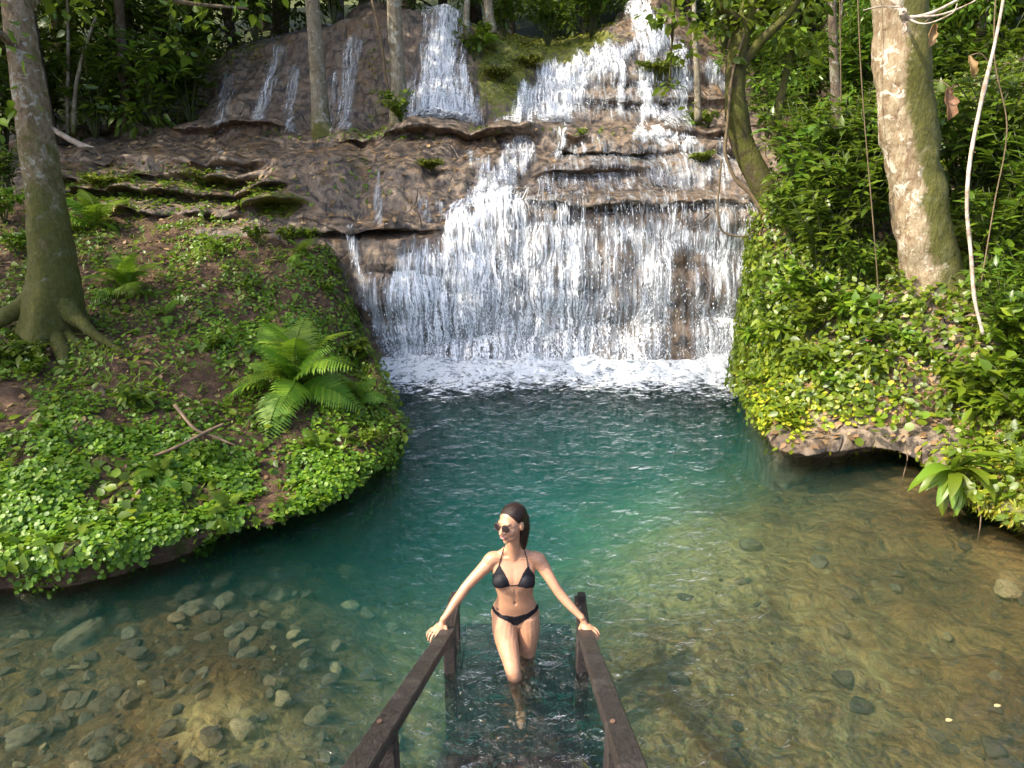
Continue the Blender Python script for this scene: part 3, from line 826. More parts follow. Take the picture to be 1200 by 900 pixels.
water_sheet('waterfall', (R_[8] - 4, R_[11] + 4), [([(700, 62), (735, 48), (792, 44), (772, 66), (702, 92), (680, 125), (668, 150), (586, 150), (610, 105), (655, 72)], .84, 9), ([(700, 70), (790, 60), (800, 140), (690, 148), (670, 130)], .36, 10)],
            [([(738, -5), (752, 20), (765, 48)], 20, .85), ([(726, 76), (725, 128)], 9, .8), ([(756, 72), (760, 135)], 13, .8), ([(790, 60), (800, 95), (795, 138)], 20, .75), ([(830, 78), (850, 118)], 9, .75), ([(765, 128), (792, 152)], 12, .7), ([(640, 120), (600, 148)], 24, .8)],
            'long slanting white cascade sliding down the upper cliff from the top of the photo', 3, fall_rows=(R_[10], R_[8]), lift=0.03, step=0.05)
for (pts, w, dn, lab) in [([(272, 92), (258, 150)], 11, .5, 'shaded thin waterfall at the left end of the upper cliff, nearest the dark wood'), ([(330, 60), (318, 100), (300, 152)], 12, .62, 'shaded crooked waterfall on the dark cliff, longest one left of the slim brown trunk'),
                          ([(345, 85), (338, 152)], 10, .5, 'faint short waterfall on the dark cliff just left of the slim brown trunk'), ([(416, 52), (408, 100), (404, 152)], 13, .6, 'shaded narrow waterfall on the cliff between the two slim tree trunks'), ([(393, 92), (390, 150)], 8, .5, 'faint trickle on the cliff just right of the slim brown trunk')]:
    water_sheet('waterfall', (R_[8] - 2, R_[11]), [], [(pts, w, dn)], lab, 2, fall_rows=(R_[10], R_[8]))

# foam where the fall meets the pool, and flying drops
fx, fy = np.meshgrid(np.linspace(-2.3, 3.45, 240), np.linspace(7.4, 10.15, 130))
edge_y = 9.75 + 0.1 * np.sin(fx * 2.1)
s = (edge_y - fy)
ff = np.clip(1.35 - s / (0.75 + 0.5 * fbm(np.stack([fx, 0 * fx, 0 * fx], -1) * 1.5, 3, 5)), 0, 1) * sstep(-2.15, -1.85, fx) * (1 - sstep(3.05, 3.35, fx))
ff = np.maximum(ff, (0.52 * np.clip(1 - s / 1.6, 0, 1) + .0) * (.5 + fbm(np.stack([fx, fy, 0 * fx], -1) * 1.6, 3, 9)) * (fx < 3.1) * (fx > -1.9))
fz = 0.03 + 0.22 * np.exp(-((s - 0.05) / 0.3) ** 2) * (0.5 + fbm(np.stack([fx, fy, 0 * fx], -1) * 4, 3, 6)) * sstep(0.2, 0.8, ff) + 0.05 * (fbm(np.stack([fx, fy, 0 * fx], -1) * 2.2, 3, 71) - 0.5)
FV = np.stack([fx, fy, fz], -1)
q = grid_quads(*fx.shape); q = q[(ff > 0.03).ravel()[q].any(axis=1)]
used = np.unique(q); mp = np.zeros(fx.size, int); mp[used] = np.arange(len(used))
def mat_foam():
    m = M('foam')
    w = m.world((1, 1.5, 1))
    n = m.math('ADD', m.math('MULTIPLY', m.noise(w, 4.5, 5, 0.65, 1.6), 0.6), m.math('MULTIPLY', m.noise(w, 19, 4, 0.6, 0.8), 0.4))
    n = m.range(n, 0.36, 0.64)
    a = m.range(m.math('SUBTRACT', n, m.math('SUBTRACT', 1.0, m.attr('flow'))), -0.2, 0.5)
    a = m.math('MULTIPLY', a, m.range(m.attr('flow'), 0.02, 0.2))
    p = m.principled(color=m.mix(a, (0.5, 0.6, 0.65), (0.86, 0.9, 0.92)), rough=0.5, normal=m.bump(n, 0.8, 0.05))
    return m.surface(m.n('MixShader', {0: a, 1: m.n('BsdfTransparent').outputs[0], 2: p.outputs[0]}))
tag(link('foam', mesh_np('foam', FV.reshape(-1, 3)[used], mp[q], mat_foam(), True, {'flow': ff.ravel()[used]})), 'white churning foam at the foot of the wide waterfall', None, None, 'stuff')
MAT_DROP = mat_plain('water drops', (0.86, 0.9, 0.93), (0.7, 0.78, 0.84), 0.3, 5, 0)
n = 7000
rr, cc_ = RNG.integers(R_[0] + 6, R_[2] - 2, n), RNG.integers(0, NC, n)
xpx, xpy = cpx[rr, cc_], cpy[rr, cc_]
ok = poly_in(xpx, xpy, [(455, 330), (540, 265), (600, 240), (875, 240), (870, 436), (450, 436)], 4) > RNG.random(n) * (1.25 - 0.6 * sstep(250, 420, xpy))
rr, cc_ = rr[ok], cc_[ok]
pos = FLOWBASE[rr, cc_] + FN[rr, cc_] * (0.06 + 0.25 * RNG.random(len(rr)) ** 2)[:, None] * 1.0 + RNG.normal(size=(len(rr), 3)) * 0.02
tpl = (np.array([(0, 0, -.5), (.5, .0, 0), (0, .5, 0), (-.5, 0, 0), (0, -.5, 0), (0, 0, .7)]), [np.array([(0, 2, 1), (0, 3, 2), (0, 4, 3), (0, 1, 4), (5, 1, 2), (5, 2, 3), (5, 3, 4), (5, 4, 1)])])
sz = 0.006 + 0.009 * RNG.random(len(pos))
tv, tp = tpl
DV = pos[:, None] + tv[None] * (sz[:, None, None] * np.array((1, 1, 2.6)))
off = (np.arange(len(pos)) * 6)[:, None, None]
tag(link('water_drops', mesh_np('water_drops', DV.reshape(-1, 3), (tp[0][None] + off).reshape(-1, 3), MAT_DROP)), 'flying white drops in front of the wide waterfall', None, None, 'stuff')

ns = 3600
sx = RNG.uniform(-1.9, 3.1, ns); sy_ = 9.75 - np.abs(RNG.normal(size=ns)) * .28; sz_ = .04 + np.abs(RNG.normal(size=ns)) * .13
SZ = 0.004 + 0.008 * RNG.random(ns)
DV = np.stack([sx, sy_, sz_], -1)[:, None] + tv[None] * (SZ[:, None, None] * np.array((1, 1, 1.5)))
off = (np.arange(ns) * 6)[:, None, None]
tag(link('water_drops', mesh_np('water_drops', DV.reshape(-1, 3), (tp[0][None] + off).reshape(-1, 3), MAT_DROP)), 'fine white spray leaping over the foam at the foot of the fall', None, None, 'stuff')
# ------------------------------------------------------------ vegetation
LF_FOREST = mat_leaf('forest leaves', [(0.036, 0.064, 0.006), (0.070, 0.115, 0.010), (0.13, 0.175, 0.015)], 0.42, 0.34)
LF_BRIGHT = mat_leaf('bright leaves', [(0.060, 0.115, 0.008), (0.115, 0.19, 0.012), (0.19, 0.25, 0.016)], 0.4, 0.38)
LF_DARK = mat_leaf('glossy dark leaves', [(0.040, 0.080, 0.008), (0.075, 0.135, 0.012), (0.13, 0.19, 0.016)], 0.32, 0.32)
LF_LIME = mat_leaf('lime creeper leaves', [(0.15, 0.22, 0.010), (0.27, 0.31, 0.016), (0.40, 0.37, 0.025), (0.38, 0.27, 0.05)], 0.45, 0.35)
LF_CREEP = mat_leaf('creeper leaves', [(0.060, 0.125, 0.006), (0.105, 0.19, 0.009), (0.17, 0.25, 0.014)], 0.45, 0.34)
LF_FERN = mat_leaf('fern leaves', [(0.085, 0.18, 0.010), (0.13, 0.24, 0.014), (0.20, 0.29, 0.018)], 0.5, 0.42)
LF_DEAD = mat_leaf('dead leaves', [(0.10, 0.055, 0.025), (0.20, 0.11, 0.05), (0.32, 0.20, 0.10)], 0.7, 0.1)
LF_MOSS = mat_leaf('moss tufts', [(0.07, 0.105, 0.006), (0.13, 0.16, 0.010), (0.24, 0.23, 0.015)], 0.7, 0.25)
BK_LEFT = mat_bark('mottled mossy bark', (0.20, 0.15, 0.09), (0.30, 0.25, 0.17), (0.09, 0.06, 0.035), (0.36, 0.35, 0.29), 0.53, 1.5, (1.4, 4.2))
BK_PALE = mat_bark('pale flaking bark', (0.29, 0.225, 0.135), (0.47, 0.40, 0.28), (0.15, 0.09, 0.05), (0.58, 0.52, 0.42), 0.5, 1.2, None, (0.75, -0.6, 0))
BK_SLIM = mat_bark('slim grey bark', (0.22, 0.19, 0.13), (0.30, 0.27, 0.2), (0.12, 0.09, 0.05), (0.33, 0.33, 0.27), 0.44, 1.3, (3.4, 4.4))
BK_MOSSY = mat_bark('dark mossy bark', (0.06, 0.045, 0.025), (0.10, 0.08, 0.045), (0.025, 0.02, 0.012), None, 0.58, 1.4)
BK_FOREST = mat_bark('forest bark', (0.10, 0.075, 0.05), (0.17, 0.14, 0.10), (0.045, 0.032, 0.02), (0.22, 0.21, 0.17), 0.42)
MAT_VINE = mat_plain('vine', (0.16, 0.11, 0.06), (0.09, 0.07, 0.035), 0.8)
MAT_DEADWOOD = mat_plain('bleached dead wood', (0.50, 0.43, 0.35), (0.20, 0.14, 0.09), 0.8, 9, 0.8)
MAT_TWIG = mat_plain('fallen twig', (0.22, 0.15, 0.09), (0.11, 0.07, 0.04), 0.85)
MAT_STEM = mat_plain('green stem', (0.07, 0.09, 0.025), (0.05, 0.05, 0.02), 0.6)

def clump_cloud(rng, centres, rad, n_each, size, tpl, droop=0.35, flat=0.6):
    """leaves gathered in clumps; each leaf points away from its clump's heart and droops"""
    pos, al, sz = [], [], []
    for c, r in zip(centres, rad):
        k = max(3, int(n_each * (r / np.mean(rad)) ** 2))
        dirs = rdir(k, rng)
        rr = r * rng.random(k) ** 0.45
        o = dirs * rr[:, None] * np.array((1, 1, flat))
        pos.append(c + o)
        a = dirs + rng.normal(size=(k, 3)) * 0.5
        a[:, 2] = a[:, 2] * 0.5 - droop
        al.append(a)
        sz.append(size * (0.6 + 0.8 * rng.random(k)))
    pos, al, sz = np.concatenate(pos), np.concatenate(al), np.concatenate(sz)
    up = np.array((0, 0, 1.0)) + rng.normal(size=pos.shape) * 0.45
    return scatter(tpl, pos, al, up, sz)

def tree_parts(seed, H, r, crown_lo, crown_r, nclump, n_each, leaf, tpl=LEAF_SIMPLE, nlimb=7, lean=0.4):
    rng = np.random.default_rng(seed)
    top = np.array((rng.normal() * lean, rng.normal() * lean, H))
    mid = top * 0.5 + np.array((rng.normal() * 0.25, rng.normal() * 0.25, 0))
    trunk = tube([(0, 0, -0.6, r * 1.5), (0, 0, 0.3, r * 1.1), (*mid, r * 0.8), (*top, r * 0.25)], 26, 10, 0.12, 1.5, seed)
    limbs, cen, rad = [], [], []
    for k in range(nlimb):
        t = crown_lo / H + (1 - crown_lo / H) * (k + rng.random()) / nlimb * 0.85
        b = mid * (t / 0.5) if t < 0.5 else mid + (top - mid) * (t - 0.5) / 0.5
        a = k * 2.4 + rng.random()
        L = crown_r * (0.55 + 0.5 * rng.random()) * (1.1 - 0.5 * abs(t - 0.6))
        e = b + np.array((math.cos(a) * L, math.sin(a) * L, L * (0.15 + 0.35 * rng.random())))
        m_ = (b + e) / 2 + np.array((0, 0, 0.2 * L))
        limbs.append(tube([(*b, r * 0.35), (*m_, r * 0.2), (*e, r * 0.05)], 10, 6, 0.1, 2, seed + k))
        for j in range(nclump // nlimb):
            f = 0.3 + 0.75 * rng.random()
            c = (b * (1 - f) + e * f) + rng.normal(size=3) * crown_r * np.array((0.22, 0.22, 0.18))
            cen.append(c); rad.append(crown_r * (0.16 + 0.16 * rng.random()))
    crown = clump_cloud(rng, cen, rad, n_each, leaf, tpl)
    return trunk, limbs, crown

def make_tree(name, label, parts, bark, leafmat, loc, group=None, rotz=0, scale=1.0):
    root = thing(name, label, 'tree', loc, group, rotz, scale)
    trunk, limbs, crown = parts
    link('trunk', mesh_np('trunk', *trunk, bark), root)
    for l in limbs:
        link('limb', mesh_np('limb', *l, bark), root)
    link('crown', mesh_np('crown', *crown, leafmat), root)
    return root

def hill_z(x, y):
    ix = np.interp(x, HILL[0], np.arange(len(HILL[0]))); iy = np.interp(y, HILL[1], np.arange(len(HILL[1])))
    return float(HILL[2][int(round(iy)), int(round(ix))])

# --- forest behind and beside: five kinds of tree, copied
PROTO = [tree_parts(301, 11.0, 0.24, 2.5, 3.6, 84, 95, 0.20), tree_parts(302, 13.0, 0.28, 3.2, 4.0, 91, 95, 0.22), tree_parts(303, 9.0, 0.18, 1.6, 3.0, 77, 90, 0.18), tree_parts(304, 7.5, 0.14, 1.0, 2.6, 70, 90, 0.19, LEAF_LANCE), tree_parts(305, 14.5, 0.30, 5.5, 3.8, 84, 95, 0.22)]
spots = []
rs = np.random.default_rng(5)
for (px, Y, k, s) in [(-60, 16, 2, 1), (40, 17.5, 0, 1), (150, 16.5, 3, 1), (205, 18.5, 1, 1), (290, 19, 3, 1.0), (330, 21, 0, 1), (90, 22, 1, 1.1), (-20, 22, 4, 1), (-160, 19, 1, 1.1), (240, 24, 4, 1.0), (400, 20.5, 2, .9), (440, 23, 1, 1), (520, 21.5, 3, .9), (560, 25, 0, 1),
                      (600, 20.5, 2, .8), (650, 23, 3, 1.1), (700, 26, 1, 1), (680, 20.5, 3, .8), (770, 22, 2, 1), (800, 19.2, 3, .8), (850, 24, 0, 1), (880, 18, 2, .9), (930, 20, 1, 1), (960, 16.5, 3, .95), (1010, 18, 0, 1), (1060, 15.8, 2, 1), (1110, 19.5, 1, 1.1), (1160, 16, 3, 1.1), (1230, 17.5, 0, 1), (1290, 15, 2, 1), (1350, 20, 4, 1),
                      (-250, 25, 0, 1.2), (0, 29, 4, 1.1), (150, 30, 1, 1.2), (320, 30, 4, 1.1), (480, 30, 0, 1.1), (620, 31, 4, 1), (760, 31, 0, 1.1), (900, 30, 4, 1.0), (1050, 28, 1, 1.2), (1200, 26, 4, 1.1), (1400, 27, 1, 1.2), (1120, 14.5, 3, .8), (1220, 13.5, 3, .9), (980, 14.3, 3, .55)]:
    spots.append((px, Y, k, s))
protos = {}
LBL = ['dark broad crowned tree', 'tall spreading tree', 'bushy low branched tree', 'low tree with narrow leaves', 'slender high crowned tree']
KN = ['forest_tree', 'forest_tree', 'bushy_tree', 'understory_tree', 'slender_tree']
for (px, Y, k, s) in spots:
    g = P(px, 150, Y)
    z = hill_z(g[0], Y) - 0.1
    where = 'on the dark left slope behind the terraces' if px < 250 else ('on the slope above the upper cliff' if px < 830 else 'on the steep bank behind the pale trunk')
    lab = LBL[k]
    rz = rs.random() * 6.28
    if k not in protos:
        protos[k] = make_tree(KN[k], lab, PROTO[k], BK_FOREST, LF_FOREST if k != 3 else LF_DARK, (g[0], Y, z), 'forest trees behind the falls', rz, s)
    else:
        copy_tree(protos[k], (g[0], Y, z), (0, 0, rz), s, lab)
# trees of the left bank whose crowns stand over the frame's left edge and shade the bank and the wood
for (x, y, z, k, s) in [(-10.7, 5.6, .9, 1, .75), (-14.5, 12.5, 2.4, 4, .9), (-12.5, 12.0, 2.2, 1, 1.0), (-13.5, 16, 3.2, 4, 1.1), (-9.2, 14.2, 3.4, 4, .8)]:
    copy_tree(protos[k], (x, y, z), (0, 0, rs.random() * 6.28), s, LBL[k], 'shade trees on the left bank')

# --- the single trunks of the picture
def px_path(pts):
    """rows (px, py, Y, width px) -> x y z r"""
    o = []
    for (a, b, y, w) in pts:
        p = P(a, b, y); d = proj(p)[2]
        o.append((*p, w * d / F_PX / 2))
    return o

def own_tree(name, label, pts, bark, leafmat, clumps, n_each, leaf, tpl, n=40, k=16, bump=0.12, limbs=(), flute=None, seed=0, roots=()):
    path = px_path(pts)
    root = thing(name, label, 'tree', path[0][:3])
    o = np.array(root.location)
    def loc(vp): return (np.asarray(vp[0]) - o, vp[1])
    link('trunk', mesh_np('trunk', *loc(tube(path, n, k, bump, 3.0, seed, flute=flute)), bark), root)
    for l in limbs:
        link('limb', mesh_np('limb', *loc(tube(l, 14, 7, 0.1, 3, seed)), bark), root)
    for l in roots:
        link('root', mesh_np('root', *loc(tube([(q[0], q[1], q[2] - .035, q[3] * .8) for q in l], 26, 10, 0.5, 5, seed)), bark), root)
    rng = np.random.default_rng(seed + 1)
    if len(clumps):
        c = np.array([q[:3] for q in clumps]); r = np.array([q[3] for q in clumps])
        link('crown', mesh_np('crown', *loc(clump_cloud(rng, c, r, n_each, leaf, tpl)), leafmat), root)
    return root

rg = np.random.default_rng(40)
# big mossy tree on the left bank
cl = []
tb = P(0, -60, 8.0)
for k in range(46):
    a = rg.random() * 6.28; q = 3.3 * rg.random() ** 0.5
    cl.append((tb[0] - 0.6 + q * math.cos(a), tb[1] + 0.6 + 0.8 * q * math.sin(a), 7.2 + 2.6 * rg.random(), 0.55 + 0.4 * rg.random()))
for (a, b, y, r) in [(80, 12, 8.6, .42), (130, -5, 9.0, .5), (180, 22, 9.2, .35), (230, -8, 9.4, .45), (60, -20, 8.3, .5), (290, 0, 9.6, .4), (205, 55, 9.4, .25), (110, 45, 8.8, .25), (8, 62, 7.4, .22), (20, 115, 7.3, .2), (-8, 140, 7.2, .25), (-20, 30, 7.4, .4), (330, -25, 9.8, .4), (155, -30, 9, .5), (255, 30, 9.5, .28)]:
    cl.append((*P(a, b, y), r))
def lets_sun_through(q):
    t = (10.0 - q[1]) / -SUN_DIR[1]
    x, z = q[0] - SUN_DIR[0] * t, q[2] - SUN_DIR[2] * t
    return -2.2 < x < 0.1 and 0.3 < z < 2.9
cl = [q for q in cl if not lets_sun_through(q)]
lp = px_path([(62, 396, 7.6, 92), (58, 330, 7.62, 92), (52, 270, 7.66, 74)])
b1, b2 = P(16, 10, 7.9), P(10, -80, 8.0)
def buttress(s, th):
    z = s[:, 2:3]
    low = np.exp(-np.maximum(z - 1.25, 0) / 0.45)
    return 1 + 0.30 * low * np.maximum(0, np.cos(3 * th[None] + 0.9)) ** 1.5 - 0.06
own_tree('mossy_tree', 'big tree with mottled mossy trunk and spreading roots on the left bank',
         [(60, 392, 7.6, 72), (60, 365, 7.6, 64), (61, 310, 7.62, 52), (53, 230, 7.7, 43), (41, 150, 7.8, 38), (30, 80, 7.85, 35), (20, 10, 7.9, 32), (8, -90, 8.0, 30), (0, -260, 8.2, 22)], BK_LEFT, LF_FOREST, cl, 85, 0.13, LEAF_OVATE, 60, 28, 0.16,
         limbs=[[(*b1, .12), (*P(90, -40, 8.6), .07), (*P(200, 0, 9.2), .03), (*P(290, 10, 9.5), .012)], [(*b2, .12), (*P(150, -90, 9), .06), (*P(330, -40, 9.8), .02)], [(*P(22, 60, 7.8), .05), (*P(-5, 40, 7.5), .035), (*P(-20, 90, 7.2), .02)]], flute=buttress, seed=41,
         roots=[[(*P(64, 335, 7.62), .17), (*P(84, 364, 7.5), .13), (*P(110, 388, 7.38), .075), (*P(145, 410, 7.3), .04), (*P(175, 428, 7.3), .02)], [(*P(56, 330, 7.62), .17), (*P(30, 352, 7.55), .14), (*P(5, 368, 7.45), .09), (*P(-30, 388, 7.4), .06)], [(*P(66, 390, 7.4), .13), (*P(78, 430, 7.0), .07), (*P(82, 470, 6.55), .035), (*P(88, 500, 6.2), .02)], [(*P(80, 390, 7.45), .1), (*P(110, 420, 7.1), .05), (*P(135, 462, 6.6), .02)]])
# pale flaking trunk on the right bank
cl = []
for k in range(40):
    a = rg.random() * 6.28; q = 2.8 * rg.random() ** 0.5
    cl.append((5.0 + q * math.cos(a), 8.6 + q * math.sin(a), 8.2 + 2.5 * rg.random(), 0.5 + 0.4 * rg.random()))
own_tree('pale_tree', 'thick pale trunk with flaking bark and moss down its shaded side',
         [(1104, 366, 7.75, 84), (1095, 335, 7.8, 66), (1082, 280, 7.85, 61), (1070, 200, 7.95, 60), (1060, 110, 8.05, 58), (1053, 20, 8.15, 57), (1046, -90, 8.2, 54), (1040, -300, 8.4, 40)], BK_PALE, LF_BRIGHT, cl, 70, 0.14, LEAF_OVATE, 70, 26, 0.2,
         limbs=[[(*P(1046, -120, 8.2), .15), (*P(1120, -230, 9), .08), (*P(1200, -300, 8.8), .03)], [(*P(1043, -180, 8.3), .15), (*P(960, -260, 9.6), .07), (*P(900, -330, 9.8), .03)]], seed=43,
         roots=[[(*P(1112, 340, 7.7), .2), (*P(1130, 365, 7.55), .1), (*P(1150, 385, 7.35), .04)], [(*P(1090, 345, 7.75), .16), (*P(1075, 365, 7.6), .08), (*P(1060, 378, 7.5), .03)]])
# slim trunks at the terrace edge
for (nm, lab, pts, sd) in [('slim_tree', 'slim brown trunk rising before the shaded cliff, left of the pair', [(382, 166, 14.0, 34), (377, 148, 14.05, 24), (374, 110, 14.1, 19), (370, 50, 14.15, 17), (366, 0, 14.2, 16), (360, -120, 14.3, 14), (352, -260, 14.4, 9)], 51),
                           ('slim_tree', 'slim grey mossy trunk standing beside the bell shaped waterfall', [(470, 156, 14.0, 36), (467, 138, 14.05, 22), (466, 90, 14.1, 18), (463, 30, 14.2, 17), (461, -20, 14.2, 16), (456, -140, 14.3, 13), (450, -260, 14.4, 9)], 53)]:
    p = px_path(pts)
    cl = [(p[-1][0] + rg.normal() * 1.3, p[-1][1] + rg.normal() * 1.2, p[-1][2] - 1.2 + rg.random() * 2.5, .5 + .3 * rg.random()) for _ in range(16)]
    own_tree(nm, lab, pts, BK_SLIM, LF_FOREST, cl, 60, 0.16, LEAF_SIMPLE, 40, 14, 0.12, limbs=[[(*p[-2][:3], .08), (p[-2][0] + .8, p[-2][1], p[-2][2] + .9, .04), (p[-2][0] + 1.5, p[-2][1] + .2, p[-2][2] + 1.6, .01)]], seed=sd)
# curved dark mossy tree leaning over the cascade
cl = [(*P(a, b, y), r) for (a, b, y, r) in [(800, 60, 10.3, .2), (785, 100, 10.3, .16), (830, 30, 10.4, .28), (790, 20, 10.2, .25), (870, 20, 10.6, .35), (910, 40, 10.6, .3), (940, 5, 10.7, .4), (765, 20, 10.2, .2), (840, -10, 10.3, .35), (900, -20, 10.6, .4), (860, 65, 10.4, .14), (960, 50, 10.9, .3), (810, 125, 10.3, .1)]]
own_tree('leaning_tree', 'dark mossy curved trunk leaning over the right edge of the cascade',
         [(918, 262, 10.25, 40), (905, 236, 10.3, 30), (886, 205, 10.4, 27), (869, 165, 10.5, 26), (862, 120, 10.5, 25), (864, 70, 10.5, 23), (874, 20, 10.6, 20), (890, -40, 10.7, 16), (905, -110, 10.8, 10)], BK_MOSSY, LF_BRIGHT, cl, 42, 0.12, LEAF_OVATE, 44, 14, 0.2,
         limbs=[[(*P(864, 84, 10.5), .09), (*P(890, 50, 10.45), .07), (*P(925, 15, 10.4), .05), (*P(950, -30, 10.4), .03)], [(*P(872, 30, 10.6), .09), (*P(830, 0, 10.4), .06), (*P(790, -20, 10.3), .03)], [(*P(790, -20, 10.3), .035), (*P(788, 40, 10.3), .02), (*P(784, 100, 10.3), .008)]], seed=57,
         roots=[[(*P(906, 238, 10.25), .10), (*P(930, 222, 10.2), .05), (*P(962, 190, 10.2), .03)], [(*P(905, 240, 10.2), .09), (*P(893, 262, 10.1), .05), (*P(905, 285, 10.0), .02)]])
own_tree('small_tree', 'thin crooked branch stem arching beside the leaning mossy trunk', [(945, 205, 10.6, 13), (922, 186, 10.6, 12), (909, 158, 10.6, 12), (912, 128, 10.6, 11), (918, 100, 10.7, 9), (926, 60, 10.8, 7)], BK_MOSSY, LF_BRIGHT, [(*P(926, 50, 10.8), .3), (*P(905, 80, 10.7), .22), (*P(945, 85, 10.8), .22)], 60, .12, LEAF_LANCE, 24, 8, .1, seed=58)
for (lab, pts, sd, bk) in [('thin bare trunk standing in front of the right upper cascade', [(818, 142, 14.0, 9), (817, 90, 14.1, 7), (814, 40, 14.2, 6), (813, -10, 14.3, 5), (810, -90, 14.4, 3)], 60, BK_SLIM),
                           ('short pale trunk above the mossy boulder at the top', [(577, 40, 16.6, 13), (573, 15, 16.7, 11), (570, -20, 16.8, 10), (566, -120, 16.9, 6)], 61, BK_SLIM),
                           ('thin trunk beside the top of the bell shaped waterfall', [(546, 45, 15.6, 8), (547, 10, 15.7, 7), (549, -30, 15.8, 6), (550, -120, 15.9, 3)], 62, BK_SLIM),
                           ('dim slender trunk in the dark wood, thickest there', [(152, 172, 14.9, 15), (147, 120, 15, 12), (143, 60, 15.1, 11), (138, -20, 15.2, 10), (130, -160, 15.4, 5)], 63, BK_FOREST),
                           ('thin pale sapling stem in the dark wood, straight one of two', [(80, 160, 14.4, 4.5), (79, 120, 14.4, 4), (80, 60, 14.5, 3.5), (78, -30, 14.5, 2)], 64, BK_SLIM),
                           ('thin pale sapling stem in the dark wood, slanting one of two', [(86, 158, 14.2, 5), (88, 110, 14.3, 4.5), (96, 70, 14.4, 4), (112, 20, 14.5, 3)], 65, BK_SLIM),
                           ('dark slender trunk between the thick pale trunk and the leaning one', [(984, 240, 11.4, 13), (981, 150, 11.6, 12), (976, 40, 11.9, 10), (975, -10, 12.0, 9), (973, -120, 12.2, 5)], 66, BK_FOREST)]:
    p = px_path(pts)
    cl = [(p[-1][0] + rg.normal() * .8, p[-1][1] + rg.normal() * .8, p[-1][2] + rg.random() * 1.2, .45) for _ in range(9)]
    own_tree('sapling', lab, pts, bk, LF_FOREST, cl, 55, 0.14, LEAF_SIMPLE, 26, 8, 0.1, seed=sd)

# ------------------------------------------------------------ surface sampling on the banks
def sample_bank(V, n, dens, rng, rows=(0, None)):
    V = V[rows[0]:rows[1]]
    a, b, c = V[:-1, :-1], V[:-1, 1:], V[1:, :-1]
    area = np.linalg.norm(np.cross(b - a, c - a), axis=-1)
    cen = (a + b + c + V[1:, 1:]) / 4
    x, y, dd = proj(cen)
    vis = (x > -420) & (x < 1650) & (y < 1000) & (y > -40) & (dd > 0.5)
    w = area * vis * np.clip(dens(x, y, cen), 0, 9) * np.where((x < -60) | (x > 1270), .3, 1.0)
    nn = norm(np.cross(b - a, c - a))
    nn *= np.sign(nn[..., 2:3] + 1e-9 - 0 * nn[..., 1:2])
    w = w.ravel(); w /= w.sum()
    k = rng.choice(len(w), n, p=w)
    i, j = np.unravel_index(k, area.shape)
    s, t = rng.random(n)[:, None], rng.random(n)[:, None]
    pos = (V[i, j] * (1 - s) + V[i, j + 1] * s) * (1 - t) + (V[i + 1, j] * (1 - s) + V[i + 1, j + 1] * s) * t
    return pos, nn[i, j], proj(pos)

def cover(name, label, V, n, dens, tpl, size, mat, seed, rise=0.05, tilt=0.5, width=None, rows=(0, None), droop=0.0, noise_gap=None):
    rng = np.random.default_rng(seed)
    if noise_gap is not None:
        base = dens
        dens = lambda x, y, c: base(x, y, c) * sstep(noise_gap[1], noise_gap[1] + 0.12, fbm(c * noise_gap[0], 3, seed))
    pos, nn, _ = sample_bank(V, n, dens, rng, rows)
    al = norm(rng.normal(size=(n, 3)))
    al = al - nn * (al * nn).sum(1, keepdims=True)
    al = norm(al) + nn * rng.normal(size=(n, 1)) * 0.25
    al[:, 2] -= droop
    up = nn + rng.normal(size=(n, 3)) * tilt * 0.5 + np.array((0, 0, 0.35))
    pos = pos + nn * (rise * rng.random((n, 1)))
    sz = (size[0] + (size[1] - size[0]) * rng.random(n))
    o = link(name, mesh_np(name, *scatter(tpl, pos, al, up, sz, width), mat))
    return tag(o, label, None, None, 'stuff')
UR = 24       # rows below the rim in the bank meshes
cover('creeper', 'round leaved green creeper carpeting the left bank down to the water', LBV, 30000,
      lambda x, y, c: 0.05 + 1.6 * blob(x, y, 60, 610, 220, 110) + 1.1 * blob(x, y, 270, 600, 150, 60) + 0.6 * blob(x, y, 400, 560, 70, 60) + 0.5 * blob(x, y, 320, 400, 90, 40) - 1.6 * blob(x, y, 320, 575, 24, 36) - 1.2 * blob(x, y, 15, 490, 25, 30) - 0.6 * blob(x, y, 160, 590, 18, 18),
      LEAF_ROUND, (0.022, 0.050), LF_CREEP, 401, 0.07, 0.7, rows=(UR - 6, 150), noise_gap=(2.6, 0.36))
cover('low_herbs', 'small leafy herbs scattered over the earth of the left bank', LBV, 12000,
      lambda x, y, c: 0.35 + 0.5 * blob(x, y, 300, 300, 130, 60) + 0.5 * blob(x, y, 440, 500, 40, 60) + 0.5 * blob(x, y, 20, 420, 90, 60) - 0.5 * blob(x, y, 320, 575, 24, 40) - 0.25 * blob(x, y, 200, 350, 90, 40),
      LEAF_OVATE, (0.024, 0.07), LF_CREEP, 402, 0.09, 1.0, rows=(UR - 3, None), noise_gap=(2.2, 0.47))
cover('dead_leaves', 'brown fallen leaves lying over the left bank', LBV, 2600, lambda x, y, c: 0.5 + 0.8 * blob(x, y, 220, 350, 160, 60) - 0.4 * blob(x, y, 60, 610, 200, 80), LEAF_OVATE, (0.03, 0.09), LF_DEAD, 403, 0.02, 0.5, rows=(UR + 4, None))
